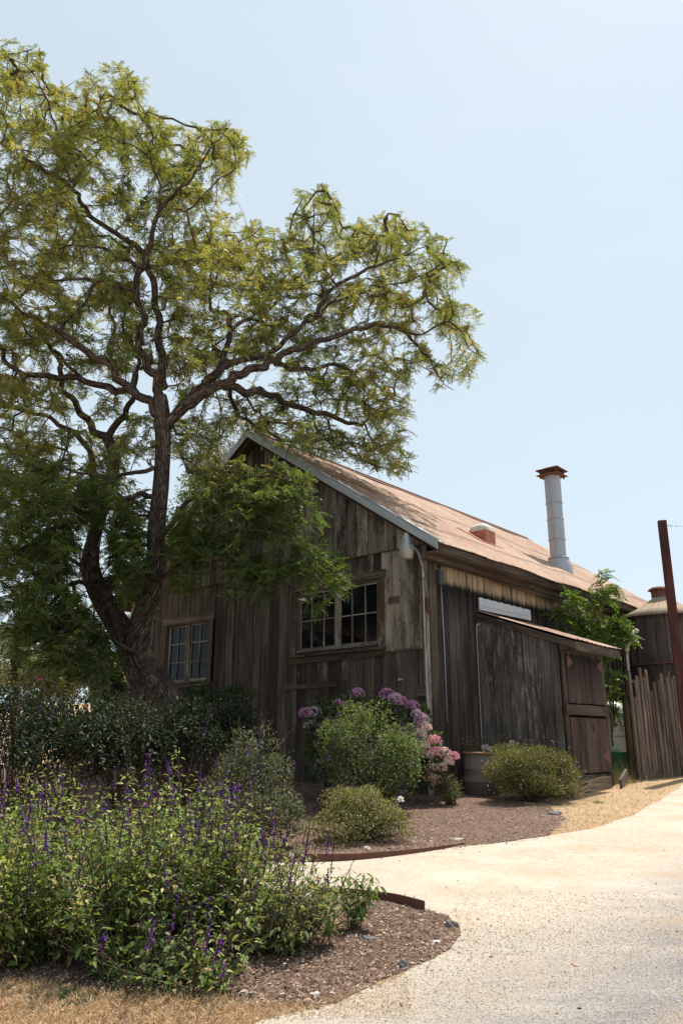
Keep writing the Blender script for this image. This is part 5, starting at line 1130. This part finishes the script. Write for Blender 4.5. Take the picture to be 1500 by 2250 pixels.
# lone seedling on the near mulch
rng=np.random.default_rng(39)
def seedling(px,Y,tops,label,L=.08,name='seedling',cols=((.15,.22,.05),(.2,.26,.08),(.1,.15,.04)),twigs=14):
    b=gp(px,Y); o=thing(name,label,'plant',b); lb=LB(); st=LB()
    for (x,y) in tops:
        tp=atY(x,y,Y+random.uniform(-.08,.08)); Q=np.array(smooth([b+np.array([random.uniform(-.06,.06),random.uniform(-.04,.04),0]),b*.5+tp*.5+np.array([random.uniform(-.03,.03),0,0]),tp],8)); m=len(Q)
        st.sticks(Q[:-1],Q[1:],np.linspace(.005,.002,m-1),np.linspace(.0048,.0018,m-1),(.11,.07,.045))
        for i in range(int(m*.4),m):
            for sg in (0,math.pi):
                ph=i*1.57+sg; d=np.array([[math.cos(ph),math.sin(ph),-.5+random.uniform(-.5,.5)]]); l=L*random.uniform(.55,1.1); lb.leaves(LEAF,Q[i][None]+norm(d)*.012,d,np.array([[0,0,1.]])+rng.normal(size=(1,3))*.3,l,l*.5,pick(cols,[1]*len(cols),1,.2))
    k=twigs; e=b+rng.normal(size=(k,3))*np.array([.14,.1,.0])+Zv*rng.uniform(.12,.34,(k,1)); st.sticks(np.repeat(b[None],k,0),e,.003,.001,(.13,.09,.06))
    lb.build('foliage',M['sleaf'],o); st.build('stems',M['twig'],o); return o
seedling(775,6.15,[(750,1922),(768,1915),(782,1930),(800,1918),(818,1925),(830,1945),(742,1945),(812,1965)],'lone leafy seedling with drooping leaves on the near mulch')
seedling(722,5.75,[(722,1985),(728,1950),(735,1965)],'single tall green shoot just left of the drooping seedling',L=.07,twigs=3)
o=seedling(655,6.4,[(625,1890),(640,1900),(655,1885),(672,1900),(690,1930),(700,1920),(640,1930),(610,1900)],'thin red leaved rose stems between near bed and path',L=.035,name='rose_shoots',cols=((.28,.07,.04),(.15,.14,.06),(.22,.15,.06)),twigs=20)
rng=np.random.default_rng(44)
bush('rock_rose','pale straggly shrub with white blossoms at the path corner of near bed','shrub',gp(660,5.8),[blob(650,2010,5.8,60,70,.25),blob(690,1980,5.9,45,50,.2),blob(620,2050,5.6,50,50,.2)],1500,.03,.5,[(.17,.2,.09),(.27,.26,.16),(.1,.13,.06),(.3,.22,.16)],[.35,.25,.2,.2],stems=80,jag=.12)
ob=[o for o in SC.objects if o.name.startswith('rock_rose')][0]
for q in ((672,1975,5.7),(678,1968,5.7),(640,1880,6.2)): blossom(ob,atY(*q),.018,(.8,.78,.75))
# white blossoms scattered in the near bed belong to the middle clump
# ---------------- trees behind ----------------
def fartree(name,label,px,Y,ptop,pbot,rx,n,L,cols,wts,droop=.0,grp=None,cat='tree',py=None,trunk=True,parts=5,seed=70,tm=DIAM):
    global rng
    rng=np.random.default_rng(seed); b=gp(px,Y); k=Y/1824.; top=atY(px,ptop,Y)[2]; bot=atY(px,pbot,Y)[2]; o=thing(name,label,cat,b,grp); R_=rx*k; H=(top-bot)/2; c=np.array([b[0],Y,(top+bot)/2]); cl=[]
    for i in range(parts*2):
        d=rdir(1)[0]; cl.append((c+d*np.array([R_*.55,R_*.5,H*.55]),np.array([R_*.5,R_*.5,H*.45])*random.uniform(.7,1.1)))
    P,N_=blob_pts(cl,n,.6); m=len(P); d=norm(N_*.5+rng.normal(size=(m,3))*.7+np.array([0,0,-droop*2])); s=rng.uniform(.6,1.3,m)*L; lb=LB(); lb.leaves(tm,P,d,rdir(m,.4),s,s*(.5 if droop<.3 else .16),pick(cols,wts,m,.25)); lb.build('crown',M['sleaf'],o)
    if trunk:
        mb=MB(); mb.tube(smooth([b-Zv*.2,b+Zv*(c[2]-b[2])*.5+np.array([R_*.05,0,0]),c],4),list(np.linspace(.05*H+.06,.03*H+.02,9)),8); mb.build('trunk',M['bark'],o)
        st=LB(); Q,_=blob_pts(cl,60,.5); st.sticks(np.repeat((b*.3+c*.7)[None],len(Q),0),Q,.02*H,.006*H,(.09,.07,.055)); st.build('limbs',M['twig'],o)
    return o
PAL=[(.13,.15,.055),(.2,.21,.09),(.085,.10,.04),(.24,.2,.1)]
fartree('weeping_tree','pale brownish weeping tree rising behind the barn roof ridge',500,27,875,1330,150,26000,.16,[(.15,.14,.07),(.21,.17,.10),(.1,.12,.045),(.26,.2,.13)],[.35,.25,.25,.15],droop=.7,seed=71,parts=8)
fartree('weeping_tree','weeping tree half hidden between locust trunk and roof ridge',660,30,915,1200,110,12000,.16,[(.14,.14,.06),(.2,.17,.09)],[.5,.5],droop=.6,seed=72,parts=6)
fartree('garden_tree','green tree seen between the locust trunk and left roof slope',410,24,930,1480,95,15000,.11,[(.10,.15,.035),(.16,.19,.05),(.06,.10,.03)],[.4,.3,.3],seed=73,parts=7)
hz=[(15,46,1365,1535,55,'pale olive tree at the frame edge far across the dry field'),(75,42,1410,1540,50,'rounded grey green shrub second in the far row'),(130,44,1400,1535,45,'pale feathery tree third in the far row'),(195,40,1415,1545,50,'olive green shrub fourth in the far row behind the trunk'),(255,36,1430,1550,40,'yellow green shrub just left of the trunk across the field'),(-50,44,1350,1540,60,'tall pale shrub cut by the frame in the far row')]
for i,(x,Y,t,bt_,rx,lab) in enumerate(hz): fartree('field_tree',lab,x,Y,t,bt_+12,rx,6500,.17,[(.15,.17,.07),(.22,.23,.11),(.10,.12,.05)],[.4,.3,.3],grp='trees across the dry field',seed=80+i,parts=5)
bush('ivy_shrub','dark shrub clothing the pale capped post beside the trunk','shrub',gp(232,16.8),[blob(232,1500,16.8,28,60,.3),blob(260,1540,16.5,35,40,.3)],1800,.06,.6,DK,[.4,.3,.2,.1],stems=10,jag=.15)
# ---------------- loose ground cover ----------------
def inpoly(P,poly):
    x,y=P[:,0],P[:,1]; inside=np.zeros(len(P),bool); q=np.roll(poly,-1,axis=0)
    for (x0,y0),(x1,y1) in zip(poly,q):
        c=((y0>y)!=(y1>y)); 
        if y0!=y1: inside^=c&(x<(x1-x0)*(y-y0)/(y1-y0)+x0)
    return inside
def scatter_px(n,box,poly=None,notin=()):
    x=rng.uniform(box[0],box[2],n);y=rng.uniform(box[1],box[3],n); P=np.array([G(a,b) for a,b in zip(x,y)])
    ok=np.ones(n,bool)
    if poly is not None: ok&=inpoly(P,poly)
    for q in notin: ok&=~inpoly(P,q)
    return P[ok]
def stuff(o): o['kind']='stuff'; return o
rng=np.random.default_rng(101)
simp=lambda p: p[::4]
uP,lP,rP=simp(upP),simp(loP),simp(road_pts)
lb=LB()
for box,n in (((400,1700,1300,1900),14000),((-40,1900,1060,2260),22000),((-40,1540,500,1720),1500)):
    for poly in (uP,lP):
        P=scatter_px(n,box,poly); m=len(P); P[:,2]+=.012; d=rdir(m); d[:,2]*=.3; sz=rng.uniform(.005,.022,m); lb.leaves(CHIP,P,d,np.array([[0,0,1.]])+rng.normal(size=(m,3))*.35,sz,sz*rng.uniform(.15,.5,m),pick([(.10,.065,.048),(.17,.11,.085),(.28,.20,.15),(.42,.33,.26),(.06,.04,.03)],[.33,.27,.2,.08,.12],m,.3))
stuff(lb.build('mulch_chips',M['chips']))
lb=LB()
for box,n,s0,s1 in (((600,1850,1500,2250),5000,.0015,.004),((560,2040,1500,2250),11000,.0018,.006),((840,2040,1150,2220),900,.004,.009),((1000,1960,1500,2100),2500,.003,.008),((950,1850,1500,2250),90,.005,.009)):
    P=scatter_px(n,box,None,(uP,lP)); m=len(P); P[:,2]+=.005; d=rdir(m); sz=rng.uniform(s0,s1,m)*(P[:,1]/7)**.5; lb.add(*OCT,P,norm(d),norm(np.cross(d,rdir(m))),rdir(m),sz,sz*.8,sz*.6,pick([(.45,.38,.30),(.38,.34,.31),(.55,.48,.4),(.30,.27,.26)],[.45,.25,.24,.06],m,.25))
stuff(lb.build('loose_gravel',M['chips']))
lb=LB()
for poly,box,n in ((uP,(640,1740,1260,1860),500),(lP,(450,1990,1010,2200),500),(rP,(650,1860,1500,2240),160)):
    P=scatter_px(n,box,poly); m=len(P); P[:,2]+=.018; d=rdir(m); d[:,2]*=.35; sz=rng.uniform(.012,.03,m); lb.leaves(LEAF,P,d,np.array([[0,0,1.]])+rng.normal(size=(m,3))*.5,sz,sz*rng.uniform(.3,.6,m),pick([(.32,.22,.13),(.2,.12,.07),(.42,.34,.22),(.14,.09,.06)],[.35,.3,.15,.2],m,.3))
stuff(lb.build('leaf_litter',M['dry']))
# border crumbs soften the edges of the beds
lb=LB()
for poly,n in ((uP,1),(lP,1)):
    for i in range(len(poly)):
        a,b=poly[i],poly[(i+1)%len(poly)]
        if np.linalg.norm(b-a)>2 or a[1]>15.5 or a[0]<-4: continue
        m=80; t=rng.random((m,1)); q=a+(b-a)*t+rng.normal(size=(m,2))*rng.choice([.04,.13],(m,1)); P=np.c_[q,SLOPE*q[:,1]+.008]; d=rdir(m); d[:,2]*=.25; sz=rng.uniform(.004,.014,m)
        lb.leaves(CHIP,P,d,np.array([[0,0,1.]])+rng.normal(size=(m,3))*.3,sz,sz*rng.uniform(.4,1,m),pick([(.09,.06,.045),(.15,.11,.085),(.5,.42,.33),(.4,.29,.19)],[.3,.2,.3,.2],m,.25))
stuff(lb.build('bed_crumbs',M['chips']))
def grass(name,spec,cols,wts):
    lb=LB()
    for box,n,L in spec:
        P=scatter_px(n,box,None,(uP,lP,rP) if L!=.03 else (lP,)); m=len(P)
        if not m: continue
        d=rng.normal(size=(m,3))*np.array([1,1,.25])+np.array([0,0,.55]); s=rng.uniform(.5,1.2,m)*L; lb.leaves(BLADE,P,d,rdir(m,.3),s,.004+s*.03,pick(cols,wts,m,.22))
    return stuff(lb.build(name,M['dry']))
grass('dry_grass',(((-40,2120,760,2270),26000,.05),((560,2120,900,2240),3500,.03),((1100,1690,1520,1850),18000,.05),((0,1535,260,1600),2500,.10)),[(.58,.42,.26),(.48,.33,.2),(.66,.52,.36),(.3,.2,.12),(.28,.26,.12)],[.4,.25,.2,.1,.05])
lb=LB(); fl=[]
for base,n,L,c in ((gp(1350,16.4),260,.42,.5),(gp(1338,16.2),120,.3,.3),(gp(1365,15.7),160,.2,.35)):
    P=base+rng.normal(size=(n,3))*np.array([c*.35,.25,0]); P[:,2]=SLOPE*P[:,1]; d=rng.normal(size=(n,3))*np.array([.5,.5,.1])+np.array([0,0,1]); s=rng.uniform(.5,1.2,n)*L; lb.leaves(BLADE,P,d,rdir(n),s,.006,pick([(.4,.33,.17),(.2,.25,.08),(.5,.42,.25)],[.4,.35,.25],n,.2))
for k in range(60):
    p=f0+fd*rng.uniform(0,6)+fn*rng.uniform(-.1,.12); p[2]=gz(p[1]); n=14; P=np.repeat(p[None],n,0)+rng.normal(size=(n,3))*np.array([.05,.05,0]); d=rng.normal(size=(n,3))*np.array([.5,.5,.1])+np.array([0,0,1]); s=rng.uniform(.5,1.2,n)*.16; lb.leaves(BLADE,P,d,rdir(n),s,.006,pick([(.45,.33,.17),(.24,.27,.09)],[.6,.4],n,.2))
stuff(lb.build('weedy_grass',M['dry']))
rng=np.random.default_rng(55)
tuft('weed','small green weed on the dry grass strip below the fence',gp(1309,12.9),26,.07,.08,[(.12,.22,.06)],[1],up=.6,cat='weed',wd=.008)
tuft('dried_fern','brown withered frond caught on top of the picket fence',f0+fd*2.6+Zv*1.75,60,.35,.1,[(.28,.18,.1),(.2,.13,.08)],[.6,.4],cat='dried plant',up=.7)
tuft('weed','low green weeds creeping out at the front of the near bed',G(160,2190),60,.1,.22,[(.07,.13,.05)],[1],up=.4,cat='weed',wd=.01)
# stones and bark scraps
def stone(px,py,r,fl,col,label,cat='stone'):
    p=G(px,py); me=bpy.data.meshes.new('stone'); import bmesh; bm=bmesh.new(); bmesh.ops.create_icosphere(bm,subdivisions=3,radius=1)
    ph=random.random()*9
    for v in bm.verts:
        n_=v.co.copy(); k=1+.22*math.sin(n_.x*3+ph)+.16*math.sin(n_.y*4+ph*2)+.1*math.sin(n_.z*7+n_.x*5); v.co=Vector((n_.x*r*k,n_.y*r*k*.7,n_.z*r*fl*k))
    bm.to_mesh(me); bm.free(); o=bpy.data.objects.new('stone',me); SC.collection.objects.link(o); o.location=(p[0],p[1],p[2]+r*fl*.35); me.materials.append(plain('stone_surface',col,.9,var=.3,sc=25,bump=.5)); tag(o,label,cat)
stone(815,2065,.06,.25,(.12,.11,.105),'flat dark stone on mulch below the lone seedling')
stone(882,2126,.035,.8,(.16,.15,.15),'dark rounded pebble on the mulch near gravel edge')
stone(955,2072,.035,.3,(.75,.7,.64),'white flat stone at the tip of the near mulch')
stone(993,2040,.04,.9,(.15,.13,.13),'dark shard standing at the mulch tip beside the gravel')
stone(1000,1846,.10,.15,(.3,.25,.22),'flat brown stone at the end of the long edging')
stone(1215,1790,.12,.25,(.16,.155,.16),'grey slate piece where mulch meets dry grass')
stone(1190,1794,.07,.25,(.17,.165,.17),'small grey slate chip next to the larger slate')
stone(540,2185,.05,.25,(.42,.36,.3),'pale scrap lying at the front edge of the near bed')
stone(690,2188,.03,.5,(.45,.42,.4),'small pale pebble on the dry verge by the gravel')
stone(1265,2122,.03,.3,(.4,.26,.18),'reddish flat chip on the grey gravel')
stone(860,2055,.05,.2,(.22,.17,.14),'brown bark slab on the mulch above the white stone')
stone(925,2025,.05,.2,(.25,.2,.17),'pale brown bark slab near the end of the short edging')
# twig on the mulch
p=G(1155,1763); q=G(1235,1772); mb=MB(); mb.tube(smooth([p+Zv*.02,p*.6+q*.4+Zv*.05,p*.3+q*.7+Zv*.02,q+Zv*.03],4),.008,6); tag(mb.build('fallen_twig',M['bark'],None,p),'dark fallen twig on the mulch below the domed bush','twig')
